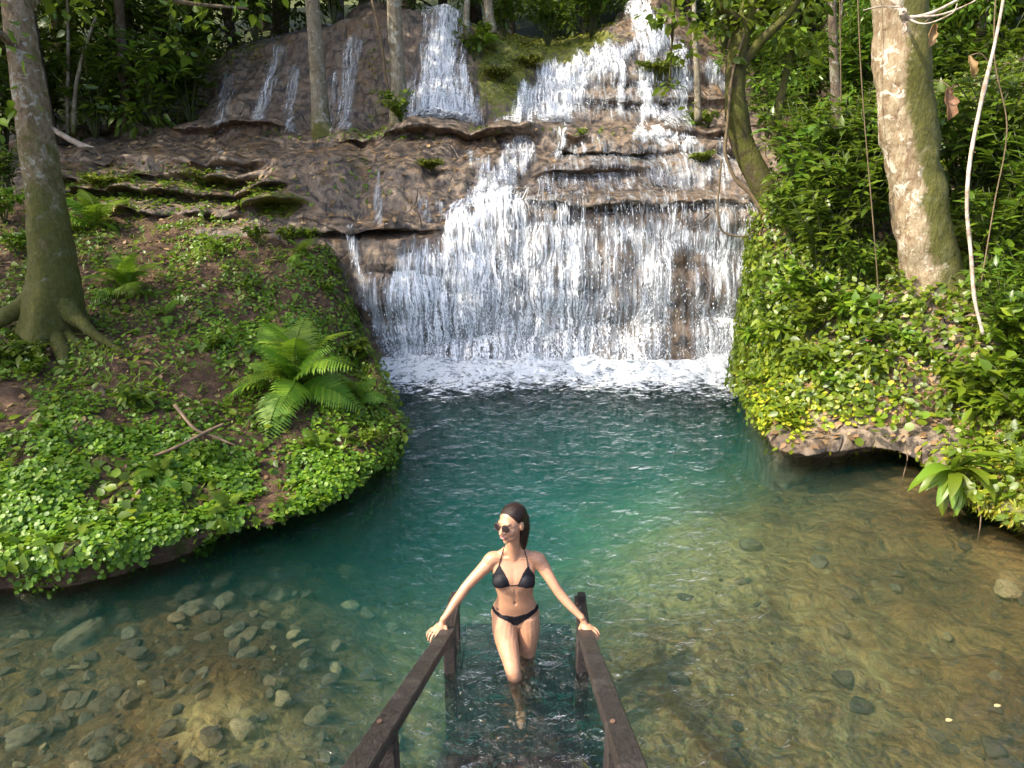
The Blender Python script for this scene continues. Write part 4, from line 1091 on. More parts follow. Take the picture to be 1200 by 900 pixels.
cover('creeper', 'lime yellow small leaved creeper hanging over the sunlit right rim', RBV, 5200,
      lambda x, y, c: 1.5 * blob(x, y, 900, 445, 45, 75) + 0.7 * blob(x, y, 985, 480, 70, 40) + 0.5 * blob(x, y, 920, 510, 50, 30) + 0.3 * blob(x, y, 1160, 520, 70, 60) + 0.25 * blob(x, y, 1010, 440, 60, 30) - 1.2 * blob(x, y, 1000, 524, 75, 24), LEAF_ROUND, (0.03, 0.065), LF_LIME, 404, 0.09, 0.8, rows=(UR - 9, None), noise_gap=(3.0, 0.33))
cover('low_herbs', 'mixed green herbs covering the slope of the right bank', RBV, 25000,
      lambda x, y, c: 0.8 + 0.6 * blob(x, y, 960, 350, 100, 80) - 1.6 * blob(x, y, 1005, 520, 90, 30) - 0.5 * blob(x, y, 1080, 460, 40, 26), LEAF_OVATE, (0.04, 0.11), LF_BRIGHT, 405, 0.2, 1.1, rows=(UR + 2, None), noise_gap=(1.9, 0.24))
cover('dead_leaves', 'brown fallen leaves and litter on the right bank', RBV, 4600, lambda x, y, c: 0.5 + 1.2 * blob(x, y, 1080, 450, 70, 40), LEAF_OVATE, (0.04, 0.11), LF_DEAD, 406, 0.03, 0.6, rows=(UR + 6, None))
cover('hanging_moss', 'yellow stringy moss hanging over the rim at the right edge', RBV, 2600, lambda x, y, c: 1.2 * blob(x, y, 1165, 570, 50, 50) + 0.5 * blob(x, y, 1065, 555, 20, 18), LEAF_LANCE, (0.05, 0.12), LF_LIME, 407, 0.05, 0.9, width=0.6, rows=(UR - 8, None), droop=1.2)
cover('grass_blades', 'thin grassy blades sprouting over the left bank', LBV, 2600, lambda x, y, c: 0.4 + .5 * blob(x, y, 440, 480, 50, 90) + .5 * blob(x, y, 100, 430, 90, 40), LEAF_LANCE, (0.07, 0.18), LF_FERN, 411, 0.02, 0.6, width=.35, rows=(UR - 2, None), droop=-.7, noise_gap=(2.0, .42))
cover('low_herbs', 'paler broad leaved weeds mixed into the left bank creeper', LBV, 1500, lambda x, y, c: 0.4 + .5 * blob(x, y, 150, 600, 200, 90), LEAF_OVATE, (0.06, 0.13), LF_BRIGHT, 412, 0.12, 1.0, rows=(UR - 4, None), noise_gap=(3.0, .48))
cover('hanging_creeper', 'creeper strands trailing from the left bank rim to the water', LBV, 2600, lambda x, y, c: 1.0 + 0 * x, LEAF_OVATE, (0.03, 0.07), LF_CREEP, 413, 0.05, 1.0, rows=(UR - 13, UR + 4), droop=1.0, noise_gap=(2.4, .42))
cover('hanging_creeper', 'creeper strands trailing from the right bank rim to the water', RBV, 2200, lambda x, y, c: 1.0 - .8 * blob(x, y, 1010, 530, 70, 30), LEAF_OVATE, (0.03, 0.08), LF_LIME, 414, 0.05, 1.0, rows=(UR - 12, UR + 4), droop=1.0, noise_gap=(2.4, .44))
# forest-floor litter and growth over the rock terraces
cover('dead_leaves', 'fallen leaves lying on the rock terraces', CLIFF, 1500, lambda x, y, c: 1.0 * ((y > 155) & (y < 265) & (x < 620) & (x > 60)) + 0.3 * ((y > 150) & (y < 232) & (x > 620)), LEAF_OVATE, (0.05, 0.12), LF_DEAD, 408, 0.015, 0.4, rows=(ROWEND[2], ROWEND[8]))
cover('low_herbs', 'tiny green sprigs growing on the rock terraces', CLIFF, 2600, lambda x, y, c: 1.0 * blob(x, y, 430, 158, 90, 6) + 0.7 * blob(x, y, 130, 225, 100, 25) + 0.4 * blob(x, y, 620, 155, 100, 6) + 0.5 * blob(x, y, 420, 215, 30, 25) + 1.2 * blob(x, y, 325, 240, 24, 12) + 0.8 * blob(x, y, 210, 235, 120, 30),
      LEAF_OVATE, (0.04, 0.10), LF_CREEP, 409, 0.05, 1.0, rows=(ROWEND[2], ROWEND[8]))
cover('moss', 'green moss and small plants over the upper cliff boulders', CLIFF, 7000, lambda x, y, c: 1.0 * blob(x, y, 600, 75, 45, 45) + 1.0 * blob(x, y, 650, 40, 70, 18) + 1.0 * blob(x, y, 620, 15, 90, 22) + .4 * blob(x, y, 440, 90, 16, 60) + 0.6 * blob(x, y, 775, 95, 14, 26) + 1.0 * blob(x, y, 250, 60, 70, 20), LEAF_OVATE, (0.04, 0.09), LF_MOSS, 410, 0.07, 1.2, rows=(ROWEND[8], ROWEND[11]))

# ------------------------------------------------------------ single plants
def fern_frond(L, seed, npair=26, wide=0.135):
    rng = np.random.default_rng(seed)
    t = np.linspace(0, 1, 40)
    x = L * (t * 0.92); z = L * (0.75 * t - 0.85 * t ** 2.0)
    path = np.stack([x, 0 * x, z], -1)
    pos, al, sz = [], [], []
    for k in range(npair):
        f = 0.12 + 0.87 * k / npair
        c = np.array([np.interp(f, t, path[:, j]) for j in range(3)])
        tan = np.array((0.92, 0, 0.75 - 1.7 * f)); tan /= np.linalg.norm(tan)
        ln = L * wide * 2 * (math.sin(math.pi * min(1, 0.18 + 0.82 * f) ** 1.0) ** 0.8 + 0.05) * (0.9 + 0.2 * rng.random())
        for sgn in (-1, 1):
            pos.append(c); al.append(np.array((0.42 * tan[0], sgn, 0.42 * tan[2] - 0.18 - 0.1 * rng.random()))); sz.append(ln)
    return np.array(pos), np.array(al), np.array(sz), path
PINNA = (np.array([(0, 0, 0), (.10, .12, 0), (.06, .2, .0), (.11, .32, 0), (.06, .42, 0), (.09, .55, 0), (.04, .66, 0), (.05, .8, 0), (0, 1, -.1), (-.05, .8, 0), (-.04, .66, 0), (-.09, .55, 0), (-.06, .42, 0), (-.11, .32, 0), (-.06, .2, 0), (-.10, .12, 0)]),
         [np.array([(0, 1, 2, 14), (0, 2, 14, 15)])[:1] * 0 + np.array([(0, 1, 2, 14)]), np.array([(0, 14, 15)]), np.array([(2, 3, 4, 12), (12, 13, 14, 2), (4, 5, 6, 10), (10, 11, 12, 4), (6, 7, 8, 9)]), np.array([(9, 10, 6)])])
FROND = []
for k in range(4):
    p, a, s, path = fern_frond(0.62, 500 + k)
    v1 = scatter(PINNA, p, a, np.array((0.3, 0, 1.0)), s, 0.85)
    v2 = tube(np.c_[path[::4], np.linspace(0.005, 0.0015, len(path[::4]))], 14, 4)
    me = mesh_np('frond', *join([v1, v2]), LF_FERN)
    FROND.append(me)
def fern(label, loc, n, size, seed, spread=(8, 105), yaw=None, group=None, facing=None):
    rng = np.random.default_rng(seed)
    root = thing('fern', label, 'fern', loc, group, 0, 1.0)
    for k in range(n):
        a = (k / n) * 6.283 + rng.random() * 0.6 if facing is None else facing + rng.normal() * 0.9
        o = link('frond', FROND[k % 4], root, (0, 0, 0), (rng.normal() * 0.25, -R(spread[0] + (spread[1] - spread[0]) * ((k * 0.618) % 1.0)) + R(30), a), (size * (0.75 + 0.45 * rng.random()),) * 3)
    return root
def on_surf(V, px, py, rows=(UR, None)):
    x, y, dd = proj(V[rows[0]:rows[1]])
    q = np.hypot(x - px, y - py) + 0.0 * dd
    k = np.unravel_index(np.argmin(q), q.shape)
    return tuple(V[rows[0]:rows[1]][k])
for k, (lab, px, py, n, s) in enumerate([('large bright green fern with many long fronds on the left bank', 347, 455, 20, 1.35), ('bright sunlit fern behind the mossy trunk', 112, 268, 11, 1.25), ('dim fern arching from the roots of the mossy trunk', 150, 345, 9, 1.0), ('small fern low beside the mossy trunk roots', 195, 370, 6, .45), ('small bright fern at the bank corner near the fall', 418, 470, 8, .75),
                                         ('yellowish small fern by the fallen stick', 187, 560, 6, .5), ('little pale fern below the large fern', 372, 525, 8, .5), ('small fern close to the water below the bare earth', 268, 600, 6, .42), ('fern under the shaded terrace rim, greenest on its slope', 352, 300, 7, .6), ('small fern on the slope right of the large fern', 400, 515, 5, .4)]):
    fern(lab, on_surf(LBV, px, py), n, s, 600 + k)
fern('small fern on the right bank below the shrubs', on_surf(RBV, 905, 330), 7, .6, 640)
fern('pale fern at the foot of the thin bare trunk by the cascade', on_surf(CLIFF, 812, 145, (0, None)), 8, .7, 641)
fern('drooping fern on the cliff right of the bell shaped fall', on_surf(CLIFF, 568, 55, (0, None)), 8, .8, 642)

# leafy shrubs: stems and foliage, copied along the right bank and the terraces
def shrub_parts(seed, h, w, nst, nleaf, leaf, tpl):
    rng = np.random.default_rng(seed)
    st, pos, al = [], [], []
    for k in range(nst):
        a = rng.random() * 6.28; e = np.array((math.cos(a) * w * rng.random() ** .5, math.sin(a) * w * rng.random() ** .5, h * (0.6 + 0.4 * rng.random())))
        m_ = e * np.array((0.35, 0.35, 0.6))
        st.append(tube([(0, 0, -0.05, .008), (*m_, .006), (*e, .003)], 8, 5))
        c = spline([(0, 0, 0), m_, e], 40)
        for j in range(nleaf):
            f = 0.25 + 0.75 * rng.random() ** 0.7
            pos.append(c[int(f * 39)]); d_ = rdir(1, rng)[0]; al.append(d_ * np.array((1, 1, 0.4)) + norm(e) * 0.35 - np.array((0, 0, 0.25)))
    n = len(pos)
    lv = scatter(tpl, np.array(pos), np.array(al), np.array((0, 0, 1.0)) + rng.normal(size=(n, 3)) * 0.3, leaf * (0.55 + 0.75 * rng.random(n)))
    return join(st), lv
SH = [shrub_parts(701, 1.0, .55, 22, 20, .15, LEAF_LANCE), shrub_parts(702, 0.75, .5, 18, 20, .12, LEAF_OVATE), shrub_parts(703, 1.25, .6, 24, 20, .17, LEAF_LANCE), shrub_parts(704, 0.45, .35, 12, 16, .11, LEAF_OVATE), shrub_parts(705, 0.35, .28, 9, 11, .17, LEAF_LANCE)]
SH.append(shrub_parts(706, 0.26, .42, 60, 26, .06, LEAF_OVATE))
SMAT = [LF_DARK, LF_BRIGHT, LF_DARK, LF_BRIGHT, LF_BRIGHT, LF_MOSS]
shp = {}
def shrub(k, loc, s, label, group, rz=None, name='shrub'):
    rz = rs.random() * 6.28 if rz is None else rz
    if k not in shp:
        r = thing(name, label, 'shrub', loc, group, rz, s)
        link('stem', mesh_np('stem', *SH[k][0], MAT_STEM), r).__setitem__('kind', 'stuff')
        link('foliage', mesh_np('foliage', *SH[k][1], SMAT[k]), r)
        shp[k] = r
        return r
    return copy_tree(shp[k], loc, (rs.normal() * 0.1, rs.normal() * 0.1, rz), s, label, group)
SL = ['glossy narrow leaved shrub', 'light green broad leaved shrub', 'tall narrow leaved shrub', 'low broad leaved bush', 'small long leaved plant', 'mossy mound']
for (k, px, py, s) in [(2, 960, 330, .95), (2, 1000, 300, 1.1), (0, 930, 300, 1.0), (0, 975, 270, 1.1), (2, 1020, 260, 1.15), (2, 950, 262, 1.2), (0, 1005, 345, .7), (1, 940, 365, .9), (1, 900, 380, .7), (2, 1160, 330, .9), (2, 1180, 300, 1.2), (0, 1165, 385, .8), (1, 1190, 380, 1.1), (0, 1170, 420, .9), (3, 1055, 410, .6), (3, 985, 385, 1.1), (1, 950, 400, .8),
                       (3, 920, 420, .9), (4, 915, 405, 1.1), (4, 945, 435, 1.0), (3, 1020, 410, .9), (4, 1030, 440, .9), (3, 1150, 460, .9), (4, 1130, 480, 1.0), (3, 1185, 470, 1.1), (4, 1110, 455, .8), (4, 1160, 500, 1.0), (1, 1195, 440, 1.0), (3, 970, 460, .7), (4, 890, 410, .9), (4, 1085, 425, .6), (3, 1195, 510, 1.0), (2, 985, 240, 1.2), (0, 1040, 235, 1.2), (2, 1130, 260, 1.3), (2, 1165, 235, 1.4), (0, 1200, 250, 1.4), (2, 930, 235, 1.1), (1, 915, 270, .8), (2, 1250, 330, 1.2), (0, 1290, 420, 1.1), (1, 1250, 470, 1.0), (2, 1330, 360, 1.2), (3, 1240, 540, 1.0), (0, 1360, 470, 1.1), (1, 1320, 540, 1.0), (2, 1420, 430, 1.2), (3, 1400, 580, 1.1)]:
    shrub(k, on_surf(RBV, px, py), s, SL[k], 'shrubs on the right bank')
for (k, px, py, s) in [(4, 10, 430, .8), (4, 40, 425, .8), (3, 20, 300, .8), (3, 5, 260, 1.2), (0, 15, 235, .9), (4, 420, 420, .9), (3, 300, 285, .6), (3, 340, 288, .7), (4, 260, 300, .6), (3, 290, 345, .45), (4, 165, 480, .7), (4, 360, 285, .7), (4, 240, 540, .5), (3, 385, 345, .5), (3, 45, 440, .5), (4, 250, 410, .45), (3, 435, 520, .4), (4, 330, 500, .45)]:
    shrub(k, on_surf(LBV, px, py), s, SL[k], 'small plants on the left bank')
for (k, px, py, s, lab) in [(5, 502, 200, .7, 'leafy clump growing on the brown boulder beside the cascade'), (5, 322, 240, 1.15, 'mossy green clump at the left foot of the brown boulder'), (5, 238, 216, 1.0, 'sunlit mossy clump on the terraced rock, left of the boulder'), (5, 130, 225, 1.1, 'dark green clump on the terraced rock near the mossy trunk'), (1, 470, 145, .8, 'dark leafy clump at the foot of the grey slim trunk'), (1, 555, 70, 1, 'leafy plant beside the bell shaped waterfall'),
                            (5, 772, 92, 1.3, 'leafy clump on the cliff between the two right cascades'), (3, 830, 150, .8, 'green clump at the foot of the thin bare trunk'), (5, 618, 80, 1.0, 'leafy clump on the mossy cliff boulder'), (5, 585, 95, 1.1, 'small dark bush on the mossy boulder right of the bell fall'), (3, 680, 160, .35, 'tiny tuft on the ledge below the slanting cascade'), (3, 590, 160, .3, 'tiny tuft on the ledge under the mossy boulder'), (5, 825, 190, .7, 'little mossy tuft in the middle cascade')]:
    shrub(k, on_surf(CLIFF, px, py, (0, None)), s, lab, None)
for (k, px, Y, s) in [(2, 30, 14.5, 1.6), (0, 110, 14.6, 1.7), (2, 180, 14.8, 1.6), (0, 225, 15.2, 1.6), (2, 60, 15.6, 2), (2, 140, 15.8, 2), (0, 0, 15.2, 1.9), (2, 250, 17.5, 1.8), (0, 310, 17.5, 1.6), (2, 400, 17.2, 1.5), (0, 470, 17, 1.2), (2, 590, 17.5, 1.3), (0, 640, 17.8, 1.4), (2, 690, 18, 1.5), (0, 790, 17.8, 1.4), (2, 840, 16.5, 1.6), (0, 880, 15.2, 1.5), (2, 930, 14.5, 1.5), (2, 985, 14, 1.6), (0, 900, 13.6, 1.1), (2, 1040, 13.5, 1.7), (0, 1100, 13.2, 1.7), (2, 1160, 13, 1.8), (2, 1230, 12.6, 1.8), (0, -60, 14, 1.8), (2, -100, 12.5, 1.6)]:
    g = P(px, 150, Y)
    j = np.argmin(np.abs(CLIFF[ROWEND[3]:, :, 0] - g[0]) + np.abs(CLIFF[ROWEND[3]:, :, 1] - Y))
    z = CLIFF[ROWEND[3]:].reshape(-1, 3)[j][2]
    shrub(k, (g[0], Y, z), s, SL[k], 'understory shrubs at the forest edge')

# strap leaved plant over the cave, round leaved plant, broad leaved sprigs: every large leaf a part
def strap_mesh(L, wd, bend):
    t = np.linspace(0, 1, 9)
    w = wd * np.sin(np.pi * np.clip(t * 0.93 + 0.07, 0, 1)) ** 0.7
    x = L * (t - 0.12 * t ** 3); z = L * (0.5 * t - bend * t ** 2)
    V = np.stack([np.stack([x, -w, z + 0.15 * w], -1), np.stack([x, 0 * w, z - 0.1 * w], -1), np.stack([x, w, z + 0.15 * w], -1)], 1)
    return mesh_np('leaf', V.reshape(-1, 3), grid_quads(9, 3), LF_BRIGHT)
STRAP = [strap_mesh(.42, .05, .75), strap_mesh(.36, .048, .95), strap_mesh(.48, .052, .65)]
def rosette(name, label, cat, loc, meshes, n, s, seed, az=None, pitch=(-20, 45)):
    rng = np.random.default_rng(seed)
    r = thing(name, label, cat, loc)
    for k in range(n):
        a = k * 2.399 + rng.normal() * 0.2 if az is None else az + rng.normal() * 0.85
        link('leaf', meshes[k % len(meshes)], r, (0, 0, 0), (rng.normal() * .25, -R(pitch[0] + (pitch[1] - pitch[0]) * rng.random()), a), (s * (0.75 + 0.4 * rng.random()),) * 3)
    return r
lp_ = np.array(on_surf(RBV, 1108, 556, (UR - 4, None))) + np.array((-.10, -.26, .16))
rosette('strap_leaved_plant', 'large strap leaved rosette plant hanging over the dark undercut', 'plant', tuple(lp_), STRAP, 24, 1.15, 801, az=-1.75, pitch=(-50, 75))
OVL = (np.array([]),)
def leaf_mesh(tpl, s, mat, name='leaf'):
    return mesh_np(name, *scatter(tpl, np.zeros((1, 3)), np.array([(1.0, 0, .15)]), np.array((0, 0, 1.0)), s), mat)
BROAD = [leaf_mesh(LEAF_OVATE, .24, LF_BRIGHT), leaf_mesh(LEAF_OVATE, .19, LF_BRIGHT)]
RND = [leaf_mesh(LEAF_ROUND, .13, LF_BRIGHT), leaf_mesh(LEAF_ROUND, .11, LF_BRIGHT)]
for (lab, px, py, n, s, sd) in [('broad leaved plant with big oval leaves on the right bank near the fall', 935, 395, 9, 1.0, 802), ('broad leaved seedling reaching over the right rim beside the fall', 876, 455, 6, .8, 803), ('broad leaved sprig at the right edge above the strap leaved plant', 1150, 485, 7, .8, 804), ('bright broad leaved plant on the right slope by the white stick', 1190, 400, 8, .9, 806)]:
    rosette('broad_leaved_plant', lab, 'plant', tuple(np.array(on_surf(RBV, px, py)) + (0, -.05, .15)), BROAD, n, s, sd)
rosette('broad_leaved_plant', 'bright broad leaved seedling on the bank corner beside the thin side fall', 'plant', tuple(np.array(on_surf(LBV, 425, 425)) + (0, 0, .18)), BROAD, 6, .85, 805)
rr_ = np.random.default_rng(9)
rt = thing('round_leaved_plant', 'creeping plant with large round yellow green leaves above the rock lip', 'plant', tuple(on_surf(RBV, 1045, 500)))
for k in range(34):
    q = np.array(on_surf(RBV, 1045 + rr_.normal() * 38, 488 + rr_.normal() * 15, (UR + 4, None))) - np.array(rt.location) + np.array((0, -.06, .10))
    link('leaf', RND[k % 2], rt, tuple(q), (rr_.normal() * .5 + .4, rr_.normal() * .5, -1.57 + rr_.normal() * .8), (.5 + .5 * rr_.random(),) * 3)
# pink flowers
MAT_PINK = mat_plain('pink petals', (0.55, 0.10, 0.32), (0.4, 0.06, 0.24), 0.6)
for k, (px, py) in enumerate([(1006, 402), (1013, 416), (1017, 430), (1000, 380), (1053, 390), (1036, 430)]):
    r = thing('flower', 'tiny pink flower', 'flower', tuple(np.array(on_surf(RBV, px, py)) + (0, -.05, .17)), 'pink flowers on the right bank')
    al = np.array([(math.cos(a), math.sin(a), .5) for a in np.linspace(0, 6.28, 6)[:5]])
    link('petals', mesh_np('petals', *scatter(LEAF_OVATE, np.zeros((5, 3)), al, np.array((0, 0, 1.0)), .045), MAT_PINK), r)
    link('stem', mesh_np('stem', *tube([(0, 0, 0, .003), (0, .01, -.1, .003), (0, .03, -.22, .003)], 5, 4), MAT_STEM), r)

# ------------------------------------------------------------ vines, dead wood, sticks
def stick(name, label, cat, pts, mat, n=24, k=6, bump=.15, group=None, extra=()):
    path = px_path(pts)
    r = thing(name, label, cat, path[0][:3], group) if extra else None
    V, Pp = tube(path, n, k, bump, 5)
    if not extra:
        o = link(name, mesh_np(name, V - np.array(path[0][:3]), Pp, mat), None, path[0][:3])
        return tag(o, label, cat, group)
    o_ = np.array(path[0][:3])
    link('stem', mesh_np('stem', V - o_, Pp, mat), r)
    for (nm, e) in extra:
        v, p = tube(px_path(e), 14, 5, bump, 5)
        link(nm, mesh_np(nm, v - o_, p, mat), r)
    return r
stick('dead_vine', 'bleached white dead vine hanging down at the right edge', 'vine', [(1152, 392, 6.10, 3.5), (1142, 350, 6.20, 4), (1138, 300, 6.30, 4), (1133, 240, 6.35, 4), (1138, 180, 6.45, 4.5), (1152, 110, 6.55, 4.5), (1166, 50, 6.60, 4), (1177, -10, 6.70, 4), (1185, -80, 6.80, 3.5)], MAT_DEADWOOD, 70, 8, .4)
stick('dead_branch', 'bleached forked dead branch jutting in front of the pale trunk', 'branch', [(1140, -10, 7.4, 2.5), (1095, 14, 7.4, 3.7), (1062, 22, 7.4, 5.6), (1058, 14, 7.4, 8.7), (1052, 8, 7.85, 3.1)], MAT_DEADWOOD, 24, 7,
      extra=[('twig', [(1062, 20, 7.4, 3.7), (1100, 18, 7.35, 2.5), (1135, 5, 7.3, 1.9), (1150, -5, 7.3, 1.2)]), ('twig', [(1062, 22, 7.4, 3.1), (1085, 28, 7.3, 1.9), (1115, 16, 7.3, 1.6), (1122, 4, 7.3, 1.2)]), ('twig', [(1058, 22, 7.4, 3.7), (1062, 34, 7.35, 2.5), (1057, 40, 7.3, 1.9)]), ('twig', [(1058, 8, 7.4, 1.9), (1030, 8, 7.4, 1.6), (1012, 12, 7.4, 1.2)])])
for k, (lab, px, py, y, s) in enumerate([('curled dry brown leaf hanging right of the pale trunk, upper', 1093, 42, 7.5, .22), ('large dry brown leaf caught beside the pale trunk', 1110, 122, 7.6, .32), ('dry brown leaf hanging from the white vine', 1135, 78, 6.6, .18)]):
    c = P(px, py, y)
    t_, w_ = np.meshgrid(np.linspace(0, 1, 10), np.linspace(-1, 1, 7), indexing='ij')
    hw = .30 * s * np.sin(np.pi * (0.05 + .93 * t_)) ** .7 * (1 + .25 * np.sin(t_ * 17 + k))
    q_ = np.stack([w_ * hw * np.cos(w_ * 0.9) + s * .25 * (k - .6) * t_ ** 2, -.7 * hw * w_ ** 2 + .12 * s * np.sin(5 * t_ + k), -s * t_], -1)
    o = link('dry_leaf', mesh_np('dry_leaf', q_.reshape(-1, 3), grid_quads(10, 7), LF_DEAD), None, tuple(c + np.array((0, 0, s / 2))))
    tag(o, lab, 'leaf')
    e_ = P(*[(1084, 26, 7.32), (1088, 96, 7.85), (1158, 72, 6.6)][k]); b_ = c + np.array((0, 0, s / 2))
    v, p = tube([(*(b_ - b_), .004), (*((e_ - b_) * .5 + (0, 0, .04)), .004), (*(e_ - b_), .005)], 8, 5)
    link('stem', mesh_np('stem', v, p, MAT_TWIG), o)
for (lab, pts) in [('thin liana curling down the leaning mossy trunk', [(872, 40, 10.35, 4), (858, 90, 10.35, 5), (852, 150, 10.35, 6), (850, 180, 10.3, 6), (862, 210, 10.25, 6), (880, 228, 10.2, 7), (896, 252, 10.1, 6)]),
                   ('liana hanging in front of the right end of the fall', [(846, 186, 10.1, 3), (843, 215, 10.1, 4), (841, 250, 10.05, 4), (848, 272, 10.05, 4), (872, 277, 10.0, 4), (888, 268, 9.95, 3)]),
                   ('twisted liana by the foot of the leaning trunk', [(940, 190, 10.1, 4), (937, 212, 10.1, 4), (920, 222, 10.1, 4), (905, 232, 10.1, 4), (900, 250, 10.0, 4)]),
                   ('long thin liana hanging before the shrubs left of the pale trunk', [(983, -60, 9.6, 2.2), (985, 60, 9.6, 2.2), (986, 180, 9.6, 2.2), (985, 215, 9.6, 2.2)]),
                   ('thin liana hanging below the shrubs left of the pale trunk', [(1002, -80, 7.9, 2.2), (1010, 100, 7.8, 2.2), (1024, 270, 7.65, 2.2), (1031, 365, 7.6, 2.2)]),
                   ('thin brown liana beside the white vine', [(1172, -80, 7.4, 2.5), (1165, 60, 7.3, 2.5), (1180, 150, 7.2, 2.5), (1165, 240, 7.1, 2.5), (1150, 330, 6.9, 2.5)]),
                   ('slanting grey liana left of the slim grey trunk', [(436, 0, 14.0, 5), (447, 50, 14.0, 5), (452, 90, 14.0, 5), (462, 135, 14.0, 4)])]:
    stick('liana', lab, 'vine', [(a_, b_, y_, w_ * .62) for (a_, b_, y_, w_) in pts], MAT_VINE, 40, 6)
for (lab, pts, mt) in [('long thin fallen branch lying across the left bank', [(148, 548, 5.55, 3), (200, 530, 5.72, 4), (240, 510, 5.9, 4), (262, 500, 6.05, 3)], MAT_TWIG), ('pale broken stick crossing the long branch on the left bank', [(205, 478, 6.2, 4.5), (228, 505, 5.95, 3.5), (252, 515, 5.9, 3), (276, 525, 5.8, 2)], MAT_TWIG), ('straight stick lying below the mossy trunk roots', [(78, 493, 6.15, 4), (105, 494, 6.15, 5), (138, 497, 6.15, 4)], MAT_TWIG), ('short thick stump of branch on the creeper', [(144, 545, 5.55, 8), (158, 556, 5.45, 9), (172, 566, 5.35, 7)], MAT_TWIG),
                       ('dark stick standing in the creeper of the left bank', [(143, 606, 5.0, 4), (155, 590, 5.05, 5), (165, 577, 5.1, 4)], MAT_TWIG), ('dry leaning stick below the roots', [(118, 456, 6.5, 7), (124, 474, 6.4, 7), (127, 490, 6.3, 5)], MAT_TWIG), ('pale fallen log at the edge of the dark wood', [(55, 150, 13.6, 6), (85, 168, 13.5, 7), (112, 180, 13.4, 9)], MAT_DEADWOOD),
                       ('fallen stick lying in the litter of the right bank', [(1142, 330, right_y(1142, 8.5), 7), (1160, 338, right_y(1160, 8.4), 8), (1182, 348, right_y(1182, 8.3), 6)], MAT_TWIG)]:
    pts = [(a, b - 3, y, w) for (a, b, y, w) in pts]
    stick('liana' if 'root' in lab[:10] else 'fallen_branch', lab, 'branch' if 'root' not in lab[:10] else 'root', pts, mt)

for (lab, px, py, dx, L) in [('thin root hanging from the rock lip into the water', 1056, 545, -.04, .42), ('thin root hanging below the strap leaved plant', 1088, 585, .05, .40), ('thinnest root hanging at the right end of the undercut', 1135, 610, .03, .34)]:
    q = np.array(on_surf(RBV, px, py, (UR - 4, UR + 3)))
    v, p = tube([(*(q + (0, .03, .05)), .006), (*(q + (0, -.05, -.02)), .006), (*(q + (dx * .5, -.07, -L * .5)), .005), (*(q + (dx, -.06, -L)), .003)], 14, 5, .3, 8)
    tag(link('hanging_root', mesh_np('hanging_root', v - q, p, MAT_TWIG), None, tuple(q)), lab, 'root')

# ------------------------------------------------------------ stones in the shallows
def stone_mesh(seed, mat):
    rng = np.random.default_rng(seed)
    bm = __import__('bmesh').new()
    __import__('bmesh').ops.create_icosphere(bm, subdivisions=4, radius=1.0)
    V = np.array([v.co[:] for v in bm.verts]); Fc = np.array([[v.index for v in f.verts] for f in bm.faces]); bm.free()
    for _ in range(7):
        nrm_ = rdir(1, rng)[0]; c = 0.55 + 0.3 * rng.random()
        d_ = V @ nrm_
        V = V - np.maximum(d_ - c, 0)[:, None] * nrm_ * 0.85
    V = V * (1 + 0.22 * (fbm(V * 1.6 + seed, 4, seed)[:, None] - 0.5) + 0.10 * (fbm(V * 6 + seed, 3, seed)[:, None] - 0.5))
    return mesh_np('stone', V, Fc, mat)
MAT_STONE = mat_plain('submerged stone', (0.13, 0.11, 0.06), (0.05, 0.04, 0.022), 0.8, 2.5, 0.8)
MAT_STONE2 = mat_plain('ochre stone', (0.33, 0.25, 0.12), (0.16, 0.11, 0.05), 0.8, 5, 0.8)
STN = [stone_mesh(900 + k, MAT_STONE if k < 4 else MAT_STONE2) for k in range(6)]
for k, (px, py, w, lab) in enumerate([(100, 752, 62, 'large angular grey green stone under the shallow water on the left'), (155, 744, 26, None), (228, 722, 46, 'broad dark stone under water below the creeper bank'), (262, 708, 34, None), (300, 692, 32, None), (152, 822, 30, 'striped pale stone standing under the left shallows'), (30, 868, 50, 'dark stone at the lower left corner of the stream'), (205, 765, 22, None), (240, 795, 34, None), (275, 740, 30, None), (290, 770, 28, None), (212, 850, 26, 'pale stone in the sunlit bottom patch'), (280, 858, 36, 'brightest ochre stone on the sunlit stream bed'), (330, 700, 34, None), (60, 790, 20, None), (315, 735, 22, None), (190, 800, 18, None), (345, 745, 18, None), (250, 875, 22, None), (120, 880, 30, None), (1180, 694, 34, 'brown stone at the right edge of the stream'), (1050, 690, 16, None), (880, 640, 26, None), (960, 660, 24, None), (330, 820, 24, None), (360, 780, 20, None), (75, 845, 22, None)]):
    z0 = -0.4
    for _ in range(6):
        g = PZ(px, py, z0); z0 = float(np.clip(bed_h(g[0], g[1]), -2, -.1))
    g = PZ(px, py, z0); s = w * proj(g)[2] / F_PX / 2
    o = link('stone', STN[4 + k % 2] if (px in (280, 250, 1180) or k in (17, 24)) else STN[k % 4], None, (g[0], g[1], z0 + s * .15), (0, 0, rs.random() * 6.28), (s * 1.1, s * .85, s * .55))
    tag(o, lab or ('small submerged stone' if w < 25 else 'broad submerged stone'), 'stone', 'stones on the stream bed')
MAT_PALELEAF = mat_plain('sunken yellow leaf', (0.42, 0.32, 0.15), (0.25, 0.17, 0.08), 0.7)
for (px, py, lab) in [(1108, 845, 'pale leaf floating near the lower right corner'), (1165, 828, 'small pale leaf floating at the right edge')]:
    g = PZ(px, py, 0.02)
    o = link('floating_leaf', mesh_np('floating_leaf', *scatter(LEAF_OVATE, np.zeros((1, 3)), np.array([(1, .25, .12)]), np.array((0, 0, 1.0)), .05, .8), MAT_PALELEAF), None, tuple(g))
    tag(o, lab, 'leaf')

